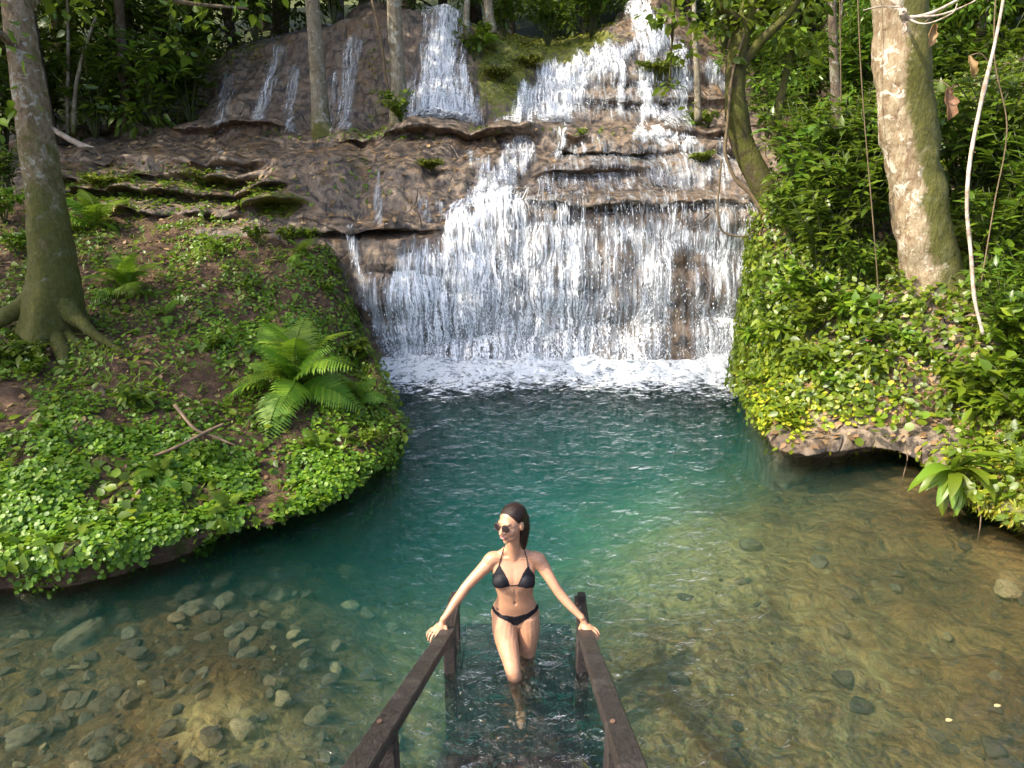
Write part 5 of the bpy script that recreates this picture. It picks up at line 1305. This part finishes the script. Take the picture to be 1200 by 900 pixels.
def bed_z(x, y):
    i_ = np.clip(np.round((np.asarray(y) + 2.0) / 12.6 * 269).astype(int), 0, 269); j_ = np.clip(np.round((np.asarray(x) + 8) / 16.5 * 329).astype(int), 0, 329)
    return bz[i_, j_]
vs, ps, o_ = [], [], 0
tvs = []
for k in range(6):
    me = STN[k]; c_ = np.empty(len(me.vertices) * 3, np.float32); me.vertices.foreach_get('co', c_)
    tvs.append(c_.reshape(-1, 3))
rb = np.random.default_rng(77)
bm_ = __import__('bmesh').new(); __import__('bmesh').ops.create_icosphere(bm_, subdivisions=2, radius=1.0)
SV = np.array([v.co[:] for v in bm_.verts]); SF = np.array([[v.index for v in f.verts] for f in bm_.faces]); bm_.free()
SVS = []
for k in range(8):
    v_ = SV.copy()
    for _ in range(6):
        n_ = rdir(1, rb)[0]; v_ = v_ - np.maximum(v_ @ n_ - (.35 + .3 * rb.random()), 0)[:, None] * n_ * .9
    SVS.append(v_)
cnt = 0
while cnt < 480:
    px, py = rb.random() * 1300 - 50, 640 + 290 * rb.random()
    left = px < 470
    if left and rb.random() > .95 - .4 * (px / 470): continue
    if not left and (px < 760 or rb.random() > .22): continue
    z = -0.4
    for _ in range(4):
        g = PZ(px, py, z); z = float(bed_z(g[0], g[1]))
    if z < -1.1 or z > -.08: continue
    s_ = 0.012 + 0.085 * rb.random() ** 3
    a_ = rb.random() * 6.28; R_m = np.array(((math.cos(a_), math.sin(a_), 0), (-math.sin(a_), math.cos(a_), 0), (0, 0, 1)))
    v_ = (SVS[rb.integers(8)] * np.array((1.2, .85, .6)) * s_) @ R_m + np.array((g[0], g[1], z + s_ * .15))
    vs.append(v_); ps.append(SF + o_); o_ += len(v_); cnt += 1
def mat_rubble():
    m = M('stream rubble')
    g = m.n('NewGeometry')
    c = m.ramp(g.outputs['Random Per Island'], [(0, (0.04, 0.03, 0.015)), (.45, (0.09, 0.06, 0.028)), (.85, (0.15, 0.10, 0.045)), (1, (0.28, 0.20, 0.09))])
    n = m.noise(m.world(), 16, 5, .7)
    return m.surface(m.principled(color=m.mix(m.range(n, .4, .65, 0, .6), c, (.04, .032, .014)), rough=.85, normal=m.bump(n, .8, .03)))
tag(link('pebbles', mesh_np('pebbles', np.concatenate(vs), np.concatenate(ps), mat_rubble(), False)), 'rubble and pebbles strewn over the shallow stream bed', None, None, 'stuff')
# ------------------------------------------------------------ wooden stair into the water
def mat_timber():
    m = M('dark wet timber')
    g = m.noise(m.coord((16, 1.4, 16)), 5, 8, .7)
    w = m.noise(m.coord(), 3.2, 6, .7)
    c = m.ramp(g, [(.3, (.009, .007, .006)), (.5, (.028, .021, .018)), (.72, (.06, .047, .041))])
    c = m.mix(m.range(w, .52, .68, 0, .75), c, (.075, .063, .054))
    c = m.mix(m.range(m.noise(m.coord(), 7, 5, .7), .58, .7, 0, .6), c, (.035, .04, .014))
    return m.surface(m.principled(color=c, rough=m.range(w, .3, .7, .35, .7), normal=m.bump(g, 1.0, .012), spec=.4))
MAT_WOOD = mat_timber()
MAT_BOLT = mat_plain('rusty bolt', (.12, .07, .045), (.05, .03, .02), .6)
RAIL_D = np.array((0.0375, 0.9008, -0.4636)); RAIL_D /= np.linalg.norm(RAIL_D)
st = thing('wooden_stair', 'dark wooden stair with two handrails leading down into the pool', 'stairs', (0.02, 3.5, -0.6))
so = np.array(st.location)
def beam(a, b, w, h, bev=0.006):
    a, b = np.asarray(a, float), np.asarray(b, float)
    t = (b - a) / np.linalg.norm(b - a)
    sd = np.cross(t, (0, 0, 1.0)); sd = np.array((0, 1.0, 0)) if np.linalg.norm(sd) < 1e-3 else sd / np.linalg.norm(sd)
    if abs(t[2]) > 0.95: sd = np.array((1.0, 0, 0))
    up = np.cross(sd, t)
    prof = [(-w / 2 + bev, -h / 2), (w / 2 - bev, -h / 2), (w / 2, -h / 2 + bev), (w / 2, h / 2 - bev), (w / 2 - bev, h / 2), (-w / 2 + bev, h / 2), (-w / 2, h / 2 - bev), (-w / 2, -h / 2 + bev)]
    n = 9
    V = []
    for k in range(n):
        c = a + (b - a) * k / (n - 1)
        for (x, y) in prof:
            q = c + sd * x + up * y
            V.append(q + (fbm(np.array([q * 5.0]), 2, 4)[0] - 0.5) * 0.012 * up)
    return np.array(V) - so, [grid_quads(n, 8, True), np.arange(8)[None, ::-1], (np.arange(8) + 8 * (n - 1))[None]]
def part(nm, *a):
    v, p = beam(*a)
    return link(nm, mesh_np(nm, v, p, MAT_WOOD, False), st)
for X in (-0.384, 0.4356):
    A = np.array((X, 3.444, 0.344 - 0.03))
    top = A - RAIL_D * 2.6
    bend = A + RAIL_D * 0.06
    part('handrail', top, bend, 0.088, 0.045)
    e2 = bend + np.array((0.008, 0.33, -0.012))
    part('handrail', bend + np.array((0, 0.004, -.004)), e2, 0.075, 0.042)
    off = 0.0
    part('post', (X + off, 3.50, -1.3), (X + off, 3.50, bend[2] - 0.025), 0.075, 0.085)
    part('post', (X + .015, 3.79, -1.3), (X + .015, 3.79, bend[2] + 0.05), 0.05, 0.05)
    q = A - RAIL_D * 1.72
    for bp in (bend - RAIL_D * .05, bend + np.array((0, .24, -.012)), q):
        bv, bpz = tube([(bp[0] - .018, bp[1], bp[2] + .022, .011), (bp[0] - .018, bp[1], bp[2] + .033, .009)], 3, 8)
        link('bolt', mesh_np('bolt', bv - so, bpz, MAT_BOLT, False), st)
    part('post', (q[0], q[1], -0.9), (q[0], q[1], q[2] - 0.03), 0.075, 0.085)
    part('stringer', A - RAIL_D * 2.4 + np.array((0, 0, -0.86)), A + RAIL_D * 0.1 + np.array((0, 0, -0.86)), 0.05, 0.16)
    part('stringer', (X, 3.5, -0.49), (X, 4.5, -0.49), 0.05, 0.10)
for k in range(6):
    z, y = -0.40 + 0.17 * k, 3.31 - 0.33 * k
    for j in (0, 1):
        part('tread', (-0.355, y + 0.165 * j + .01, z - 0.02), (0.405, y + 0.165 * j + .01, z - 0.02), 0.152, 0.035)
for k in range(6):
    part('landing_plank', (-0.35, 3.62 + 0.16 * k, -0.44), (0.41, 3.62 + 0.16 * k, -0.44), 0.148, 0.035)
# ------------------------------------------------------------ the woman
def mat_skin():
    m = M('tanned skin')
    w = m.coord((1, 1, 1))
    n = m.noise(w, 9, 4, 0.6)
    c = m.mix(m.range(n, 0.35, 0.65), (0.42, 0.215, 0.12), (0.49, 0.265, 0.155))
    c = m.mix(m.range(m.noise(w, 30, 4, .7), .5, .75, 0, .35), c, (0.42, 0.19, 0.12))
    p = m.principled(color=c, rough=m.range(m.noise(w, 22, 4), .35, .65, .26, .5), spec=0.5, normal=m.bump(m.noise(w, 120, 4, .7), 0.22, 0.004))
    p.inputs['Subsurface Weight'].default_value = 0.12
    p.inputs['Subsurface Radius'].default_value = (0.02, 0.008, 0.004)
    p.inputs['Subsurface Scale'].default_value = 0.5
    return m.surface(p)
MAT_SKIN = mat_skin()
MAT_BIKINI = mat_plain('black swimwear', (0.005, 0.005, 0.007), (0.008, 0.008, 0.011), 0.6, 60, 0.3, 0.25)
MAT_HAIR = mat_plain('wet dark brown hair', (0.022, 0.010, 0.006), (0.008, 0.004, 0.003), 0.38, 20, 0.8, 0.3, (1, 6, 1))
MAT_LENS = mat_plain('dark lenses', (0.015, 0.010, 0.012), (0.02, 0.012, 0.012), 0.08, 3, 0, 0.6)
MAT_FRAME = mat_plain('thin metal frame', (0.10, 0.07, 0.05), (0.06, 0.04, 0.03), 0.3)
MAT_LIPS = mat_plain('lips', (0.50, 0.20, 0.17), (0.44, 0.17, 0.15), 0.4)
MAT_INK = mat_plain('tattoo ink', (0.10, 0.08, 0.08), (0.07, 0.06, 0.06), 0.5)

def ell(c, r, rot=None, n=16):
    th, ph = np.meshgrid(np.linspace(0, 2 * np.pi, n * 2, endpoint=False), np.linspace(0.001, np.pi - 0.001, n))
    V = np.stack([np.cos(th) * np.sin(ph) * r[0], np.sin(th) * np.sin(ph) * r[1], np.cos(ph) * r[2]], -1).reshape(-1, 3)
    if rot is not None:
        V = V @ np.asarray(rot)              # rows of rot: axes of the ellipsoid in the world
    q = grid_quads(n, n * 2, True)
    return V + np.asarray(c), [q[:, ::-1], np.arange(n * 2)[None], (np.arange(n * 2) + (n - 1) * n * 2)[None, ::-1]]

def capsule(path, k=14, n=30):
    """rounded tube: rows x y z r, ended by balls"""
    p = np.asarray(path, float)
    return join([tube(p, n, k), ell(p[0, :3], (p[0, 3],) * 3, None, 8), ell(p[-1, :3], (p[-1, 3],) * 3, None, 8)])

def rings(rows, k=32, n=60):
    """rows: x y z half-width front-depth back-depth"""
    s = spline(rows, n)
    th = np.linspace(0, 2 * np.pi, k, endpoint=False)
    c, sn = np.cos(th), np.sin(th)
    V = np.empty((n, k, 3))
    V[..., 0] = s[:, 0:1] + s[:, 3:4] * np.sign(c) * np.abs(c) ** 0.85
    V[..., 1] = s[:, 1:2] + np.where(sn < 0, s[:, 4:5], s[:, 5:6]) * np.sign(sn) * np.abs(sn) ** 0.85
    V[..., 2] = s[:, 2:3]
    q = grid_quads(n, k, True)
    return V.reshape(-1, 3), [q, np.arange(k)[None, ::-1], (np.arange(k) + k * (n - 1))[None]]

YB = 3.65
def B(px, py, y=YB): return P(px, py, y)
def zz(py, y=YB): return B(600, py, y)[2]
pw = 4.22 / F_PX                                       # metres per photo pixel at the torso
prims = []
cx = lambda px, py: B(px, py)[0]
prims.append(rings([
    (cx(604, 733), YB + .01, zz(735), .050, .050, .06), (cx(604, 728), YB + .015, zz(729), .128, .072, .095), (cx(604, 722), YB + .02, zz(722), .153, .078, .105), (cx(604, 714), YB + .015, zz(714), .146, .078, .092), (cx(604, 706), YB + .005, zz(706), .126, .076, .072),
    (cx(604, 698), YB, zz(698), .113, .074, .066), (cx(603, 690), YB - .005, zz(690), .116, .076, .072), (cx(602.5, 681), YB - .01, zz(681), .126, .082, .08), (cx(602, 671), YB - .01, zz(671), .130, .080, .085), (cx(602, 662), YB, zz(662), .136, .066, .08), (cx(602, 655), YB + .008, zz(655), .128, .05, .064), (cx(602, 650), YB + .012, zz(650), .085, .042, .052), (cx(602, 646), YB + .015, zz(646), .046, .036, .044)]))
# breasts
for sx, pxb in ((-1, 588), (1, 616)):
    prims.append(ell((cx(pxb, 674), YB - .060, zz(675)), (.055, .045, .050)))
# neck, towards the head
hd = B(599.5, 613, 3.60)
prims.append(capsule([(cx(602, 655), YB + .01, zz(657), .052), (cx(602, 645), YB, zz(645), .045), (hd[0] + .008, hd[1] + .022, hd[2] - .06, .046)], 16, 20))
# shoulders and arms
def limb(pts, k=16, n=40): prims.append(capsule([(*B(a, b, y), r) for (a, b, y, r) in pts], k, n))
limb([(590, 654, 3.66, .04), (577, 655, 3.655, .046), (571, 662, 3.645, .043), (560, 673, 3.61, .036), (546, 688, 3.565, .030), (542, 694, 3.55, .030), (534, 705, 3.52, .029), (524, 720, 3.475, .021), (519, 726, 3.455, .0185)])
limb([(615, 654, 3.66, .04), (629, 655, 3.655, .046), (635, 662, 3.645, .043), (642, 673, 3.61, .036), (651, 688, 3.565, .030), (655, 694, 3.55, .030), (664, 705, 3.52, .029), (677, 719, 3.475, .021), (682, 724, 3.455, .0185)])
# trapezius
limb([(600, 640, 3.65, .03), (588, 650, 3.665, .032), (577, 655, 3.665, .034)])
limb([(604, 640, 3.65, .03), (617, 650, 3.665, .032), (629, 655, 3.665, .034)])
# legs: her right (photo left) leg steps towards the camera, the other stays behind in the water
limb([(591, 722, 3.655, .080), (591, 735, 3.62, .079), (594, 752, 3.565, .072), (599, 774, 3.47, .056), (602, 789, 3.415, .048), (604, 795, 3.43, .046), (606, 803, 3.46, .050), (608, 815, 3.50, .040), (610, 826, 3.525, .028), (610.5, 831, 3.53, .028)])
limb([(618, 722, 3.665, .078), (619, 738, 3.65, .074), (618, 756, 3.635, .062), (617, 773, 3.625, .049), (618, 782, 3.66, .047), (620, 792, 3.72, .047), (622, 802, 3.78, .036), (622, 808, 3.81, .03)])
# feet
f1 = B(610.5, 832, 3.53)
prims.append(ell(f1 + np.array((.0, -.06, -.004)), (.036, .095, .026)))
f2 = B(622, 809, 3.81)
prims.append(ell(f2 + np.array((.01, -.05, -.015)), (.036, .095, .026)))
# buttocks
for s_ in (-1, 1):
    prims.append(ell((cx(604 + 14 * s_, 722), YB + .065, zz(723)), (.075, .06, .075)))
# head
yaw = R(38)
hf = norm(np.array((-math.sin(yaw), -math.cos(yaw), 0.03)))
hu = norm(np.array((-0.05, 0.12, 1.0)) - hf * np.dot(hf, (-0.05, 0.12, 1.0)))
ha = np.cross(hf, hu) * -1.0                             # towards the viewer's right
HM = np.stack([ha, hf, hu])
def H(a, f, u): return hd + ha * a + hf * f + hu * u
S = 0.98
def hell(c, r): prims.append(ell(H(*[q * S for q in c]), [q * S for q in r], HM, 20))
hell((0, -.018, .030), (.074, .090, .080))
hell((0, .018, -.010), (.062, .072, .088))
hell((0, .026, -.070), (.046, .052, .038))
hell((0, .064, -.093), (.019, .017, .015))
hell((-.034, .052, -.028), (.026, .028, .026)); hell((.034, .052, -.028), (.026, .028, .026))
hell((-.02, .066, .026), (.026, .018, .014)); hell((.02, .066, .026), (.026, .018, .014))
prims.append(capsule([(*H(0, .084, .012), .008), (*H(0, .098, -.008), .0095), (*H(0, .105, -.026), .0125)], 10, 10))
hell((-.011, .094, -.029), (.009, .009, .008)); hell((.011, .094, -.029), (.009, .009, .008))
hell((0, .079, -.056), (.024, .014, .013))
for s_ in (-1, 1):
    hell((s_ * .072, -.008, -.008), (.010, .019, .030))
# hands on the rails: palm, four bent fingers over the rail's outer edge, thumb on the inner side
def hand(wr, out, fw, surf_z):
    """wr wrist, out unit vector across the rail outwards, fw along the arm on the rail"""
    d = norm(np.asarray(fw, float)); o = np.asarray(out, float)
    up = np.array((0, 0, 1.0))
    pc = wr + d * 0.045
    pc[2] = surf_z + 0.017
    sd = norm(np.cross(d, up))
    if np.dot(sd, RAIL_D) < 0: sd = -sd                    # across the knuckles, down the rail
    u2 = norm(np.cross(sd, d)); u2 = u2 if u2[2] > 0 else -u2
    prims.append(ell(pc, (.047, .036, .016), np.stack([d, sd, u2]), 12))
    prims.append(capsule([(*wr, .019), (*(wr * .5 + pc * .5), .019), (*pc, .015)], 12, 10))
    for i_, (lat, L, rr_) in enumerate([(-.031, .85, .0074), (-.010, 1.0, .0078), (.011, .97, .0076), (.031, .78, .0068)]):
        b = pc + d * .036 + sd * lat
        p1 = b + (d * .95 + sd * lat * .9 - up * .22) * .034 * L
        p2 = p1 + (d * .75 + sd * lat * .5 - up * .72) * .025 * L
        p3 = p2 + (d * .25 - up * .97) * .020 * L
        prims.append(capsule([(*b, rr_ + .001), (*p1, rr_), (*p2, rr_ * .93), (*p3, rr_ * .82)], 10, 16))
    t0 = pc - sd * .030 - d * .018
    t1 = t0 + (d * .55 - sd * .75 - up * .1) * .032
    t2 = t1 + (d * .8 - sd * .25 - up * .25) * .027
    prims.append(capsule([(*t0, .0125), (*t1, .0098), (*t2, .0078)], 10, 14))
wl, wrr = B(521, 724, 3.47), B(681, 722, 3.47)
zl = 0.344 - 0.03 + 0.025
hand(wl, (-1, 0, 0), (-.58, -.78, 0), zl)
hand(wrr, (1, 0, 0), (.62, -.74, 0), zl)

V, Pl = join(prims)
tmp = mesh_np('body_raw', V, Pl, None)
tob = bpy.data.objects.new('body_raw', tmp); COL.objects.link(tob)
md = tob.modifiers.new('r', 'REMESH'); md.mode = 'VOXEL'; md.voxel_size = 0.0042
sm = tob.modifiers.new('s', 'SMOOTH'); sm.factor = 0.5; sm.iterations = 5
dg = bpy.context.evaluated_depsgraph_get()
body_me = bpy.data.meshes.new_from_object(tob.evaluated_get(dg))
bpy.data.objects.remove(tob); bpy.data.meshes.remove(tmp)
nv = len(body_me.vertices)
BV = np.empty(nv * 3, np.float32); body_me.vertices.foreach_get('co', BV); BV = BV.reshape(-1, 3).astype(float)
BN = np.empty(nv * 3, np.float32); body_me.vertices.foreach_get('normal', BN); BN = BN.reshape(-1, 3).astype(float)
BF = np.empty(len(body_me.loops), np.int32); body_me.loops.foreach_get('vertex_index', BF)
LT = np.empty(len(body_me.polygons), np.int32); body_me.polygons.foreach_get('loop_total', LT)
BF = BF.reshape(-1, 4) if (LT == 4).all() else None
# navel, midline of the belly, collarbones
bp_x, bp_y, _ = proj(BV)
fr = ((BN * (np.array((0, 0, 3.0)) - BV)).sum(1) > 0) & (BV[:, 2] > .1)
push = -0.009 * np.exp(-(((bp_x - 604) / 1.3) ** 2 + ((bp_y - 707.5) / 1.6) ** 2)) - 0.0022 * np.exp(-((bp_x - 603.5) / 1.6) ** 2) * sstep(688, 692, bp_y) * (1 - sstep(704, 712, bp_y))
push += 0.004 * np.exp(-((bp_y - 655.5 + .10 * np.abs(bp_x - 602)) / 1.5) ** 2) * sstep(3, 8, np.abs(bp_x - 602)) * (1 - sstep(20, 28, np.abs(bp_x - 602)))
push -= 0.003 * np.exp(-((bp_x - 602) / 2.5) ** 2) * sstep(664, 670, bp_y) * (1 - sstep(684, 690, bp_y))
BV = BV + BN * (push * fr)[:, None]
body_me.vertices.foreach_set('co', BV.astype(np.float32).ravel()); body_me.update()
body_me.materials.clear(); body_me.materials.append(MAT_SKIN)
body_me.polygons.foreach_set('use_smooth', np.ones(len(body_me.polygons), bool))
po = np.array((0.02, 3.6, -0.36))
body_me.transform(Matrix.Translation(-po))
body_me.name = 'person'
woman = link('person', body_me, None, tuple(po))
tag(woman, 'woman in black bikini and round sunglasses standing in the water between the handrails', 'person')

bpx, bpy_, _ = proj(BV)
front = (BN * (np.array((0, 0, 3.0)) - BV)).sum(1) > 0
def cloth(name, mask, off=0.0035, mat=MAT_BIKINI, parent=woman):
    q = BF[mask[BF].sum(axis=1) >= 3]
    used = np.unique(q); mp = np.zeros(nv, int); mp[used] = np.arange(len(used))
    base = BV[used]
    cnt = np.bincount(mp[q].ravel(), minlength=len(used))
    o_ = np.where(cnt >= 4, off, off * 0.25)[:, None]
    return link(name, mesh_np(name, base + BN[used] * o_ - po, mp[q], mat), parent)
def strap(name, pts, r=0.0028, parent=woman):
    v, p = tube(np.array([(*q, r) for q in pts]), 24, 6)
    return link(name, mesh_np(name, v - po, p, MAT_BIKINI), parent)
def skin_pt(px, py, lift=0.003):
    q = np.where(front, np.hypot(bpx - px, bpy_ - py), 1e9); k = np.argmin(q)
    return BV[k] + BN[k] * lift
right_cup = poly_in(bpx, bpy_, [(585, 660.5), (577.6, 674), (576.4, 682), (578, 688.2), (588, 689.5), (598, 687), (596, 680), (591, 671)], .01) > .5
left_cup = poly_in(bpx, bpy_, [(618.7, 662.5), (626.5, 674), (627.8, 682), (626.4, 688.2), (616, 689.5), (606, 687), (609, 680), (613, 671)], .01) > .5
top = cloth('bikini_top', (right_cup | left_cup) & front)
strap('strap', [skin_pt(597.5, 685.6), skin_pt(602, 685.6), skin_pt(606.5, 685.6)], .0028, top)
strap('strap', [skin_pt(585.2, 662), skin_pt(587, 654), skin_pt(589.5, 646), skin_pt(592, 640)], .0028, top)
strap('strap', [skin_pt(618.5, 664), skin_pt(617, 655), skin_pt(615, 647), skin_pt(613, 640)], .0028, top)
brief = poly_in(bpx, bpy_, [(574, 707), (577, 707.5), (581, 715), (588, 720), (603, 722.5), (617, 719), (626, 713), (630, 706.5), (634, 706), (629, 717), (620, 724), (612, 729), (606, 733), (602, 733), (596, 729), (585, 724), (578, 717)], .01) > .5
cloth('bikini_bottom', brief & front)
tat = poly_in(bpx, bpy_, [(581, 710.5), (583, 712.5), (585.5, 713.5), (584, 715.5), (581.5, 714)], .01) > .5
cloth('tattoo', tat & front, 0.0008, MAT_INK)
# hair slicked back behind the head and down the neck
hp = [ell(H(0, -.026 * S, .037 * S), (.079 * S, .092 * S, .082 * S), HM, 22), ell(H(0, -.06, -.01), (.066, .055, .07), HM, 18),
      capsule([(*H(.01, -.075, .0), .055), (*H(.02, -.078, -.06), .045), (*H(.028, -.07, -.11), .032), (*H(.03, -.065, -.15), .022), (*H(.03, -.06, -.18), .012)], 14, 24)]
V, Pl = join(hp)
tmp = mesh_np('hair_raw', V, Pl); tob = bpy.data.objects.new('hair_raw', tmp); COL.objects.link(tob)
md = tob.modifiers.new('r', 'REMESH'); md.mode = 'VOXEL'; md.voxel_size = 0.005
sm = tob.modifiers.new('s', 'SMOOTH'); sm.iterations = 4
hm = bpy.data.meshes.new_from_object(tob.evaluated_get(bpy.context.evaluated_depsgraph_get()))
bpy.data.objects.remove(tob); bpy.data.meshes.remove(tmp)
hm.transform(Matrix.Translation(-po)); hm.materials.clear(); hm.materials.append(MAT_HAIR)
hm.polygons.foreach_set('use_smooth', np.ones(len(hm.polygons), bool)); hm.name = 'hair'
link('hair', hm, woman)
lv, lpp = join([ell(H(0, .0925, -.0515), (.019, .007, .0042), HM, 8), ell(H(0, .0920, -.0595), (.017, .007, .0055), HM, 8)])
link('lips', mesh_np('lips', lv - po, lpp, MAT_LIPS), woman)
# sunglasses
v, p = join([tube(np.array([(*H(a, .1035 - .12 * a * a * 10, .021), .0018) for a in (-.009, 0, .009)]), 8, 5)])
gl = link('sunglasses', mesh_np('sunglasses', v - po, p, MAT_FRAME), woman)
for s_ in (-1, 1):
    c = H(s_ * .032, .097, .008)
    lf = norm(hf + ha * s_ * .22); la = norm(np.cross(hu, lf)); lu = np.cross(lf, la)
    v, p = ell(c, (.0245, .0035, .0235), np.stack([la, lf, lu]), 12)
    link('lens', mesh_np('lens', v - po, p, MAT_LENS), gl)
    rim = np.array([(*(c + la * .0248 * math.cos(t) + lu * .0238 * math.sin(t)), .0016) for t in np.linspace(0, 6.2832, 25)])
    v, p = tube(rim, 40, 5)
    link('rim', mesh_np('rim', v - po, p, MAT_FRAME), gl)
    v, p = tube(np.array([(*H(s_ * .056, .090, .012), .0017), (*H(s_ * .070, .05, .012), .0017), (*H(s_ * .078, -.005, .012), .0017)]), 8, 5)
    link('temple', mesh_np('temple', v - po, p, MAT_FRAME), gl)
# ------------------------------------------------------------ place words for the repeats, so that each label points to one thing
bpy.context.view_layer.update()
MARKS = {
 'R': [(1075, 190, 'the pale trunk'), (880, 170, 'the leaning trunk'), (872, 330, 'the right end of the fall'), (990, 525, 'the rock lip'), (1110, 575, 'the strap leaved plant'), (1140, 330, 'the white dead vine'), (1012, 415, 'the pink flowers'), (1045, 495, 'the round leaved plant'), (935, 395, 'the big oval leaved plant')],
 'L': [(50, 230, 'the mossy trunk'), (347, 455, 'the large fern'), (425, 340, 'the thin side fall'), (225, 510, 'the crossed sticks'), (112, 270, 'the sunlit fern'), (322, 240, 'the mossy mound'), (150, 345, 'the dim arching fern')],
 'F': [(375, 80, 'the slim brown trunk'), (465, 80, 'the slim grey trunk'), (520, 80, 'the bell shaped fall'), (610, 70, 'the mossy boulder'), (690, 90, 'the slanting cascade'), (815, 80, 'the thin bare trunk'), (145, 100, 'the dim slender trunk'), (30, 60, 'the mossy trunk'), (890, 120, 'the leaning trunk'), (1060, 90, 'the pale trunk'), (1160, 100, 'the white dead vine'), (975, 50, 'the dark slender trunk'), (275, 110, 'the leftmost shaded fall')],
 'S': [(100, 752, 'the large angular stone'), (30, 868, 'the lower left corner'), (280, 858, 'the bright ochre stone'), (440, 800, 'the left handrail'), (228, 722, 'the broad dark stone'), (152, 822, 'the striped pale stone'), (1180, 694, 'the right edge stone')],
}
SETS = {'shrubs on the right bank': 'R', 'small plants on the left bank': 'L', 'forest trees behind the falls': 'F', 'understory shrubs at the forest edge': 'F', 'shade trees on the left bank': 'F', 'stones on the stream bed': 'S', 'pink flowers on the right bank': 'P'}
MARKS['P'] = [(1045, 495, 'the round leaved plant'), (935, 395, 'the big oval leaved plant'), (1090, 330, 'the pale trunk foot')]
ORD = ['first', 'second', 'third', 'fourth', 'fifth', 'sixth', 'seventh', 'eighth', 'ninth']
NUM = ['', 'one', 'two', 'three', 'four', 'five', 'six', 'seven', 'eight', 'nine']
todo = {}
for o in list(scene.objects):
    g = o.get('group')
    if o.parent or g not in SETS:
        continue
    lab = o['label']
    if g == 'stones on the stream bed' and not lab.endswith('submerged stone'):
        continue
    w = o.matrix_world.translation
    hgt = 0.5 * o.scale[0] if 'shrub' in o.name else (2.0 if 'tree' in o.name else 0)
    x, y, _ = proj(np.array((w[0], w[1], w[2] + hgt)))
    mk = min(MARKS[SETS[g]], key=lambda m: abs(m[0] - x) + abs(m[1] - y))
    dx, dy = x - mk[0], y - mk[1]
    if 'forest' in g or 'shade' in g:
        rel = ('left of ' if dx < -30 else ('right of ' if dx > 30 else 'behind ')) if 'behind' in g or 'forest edge' in g else 'left of '
    else:
        rel = ('right of ' if dx > 0 else 'left of ') if abs(dx) > abs(dy) else ('below ' if dy > 0 else 'above ')
    new = lab + ' ' + rel + mk[2]
    if 'behind' in g:
        new += ', behind the falls'
    todo.setdefault(new, []).append((float(x), float(y), w[1], o))
for lab, items in todo.items():
    n = len(items)
    if n == 1:
        items[0][3]['label'] = lab
        continue
    ranged = max(i[0] for i in items) - min(i[0] for i in items)
    tall = max(i[1] for i in items) - min(i[1] for i in items)
    items.sort(key=(lambda i: i[0]) if ranged >= tall else (lambda i: i[1]))
    a, z = ('leftmost', 'rightmost') if ranged >= tall else ('topmost', 'lowest')
    for k, it in enumerate(items):
        word = a if k == 0 else (z if k == n - 1 else ('middle' if n == 3 else (ORD[k] + (' from the left' if ranged >= tall else ' from the top'))))
        it[3]['label'] = f'{lab}, {word} of {NUM[n] if n < 10 else "many"}'
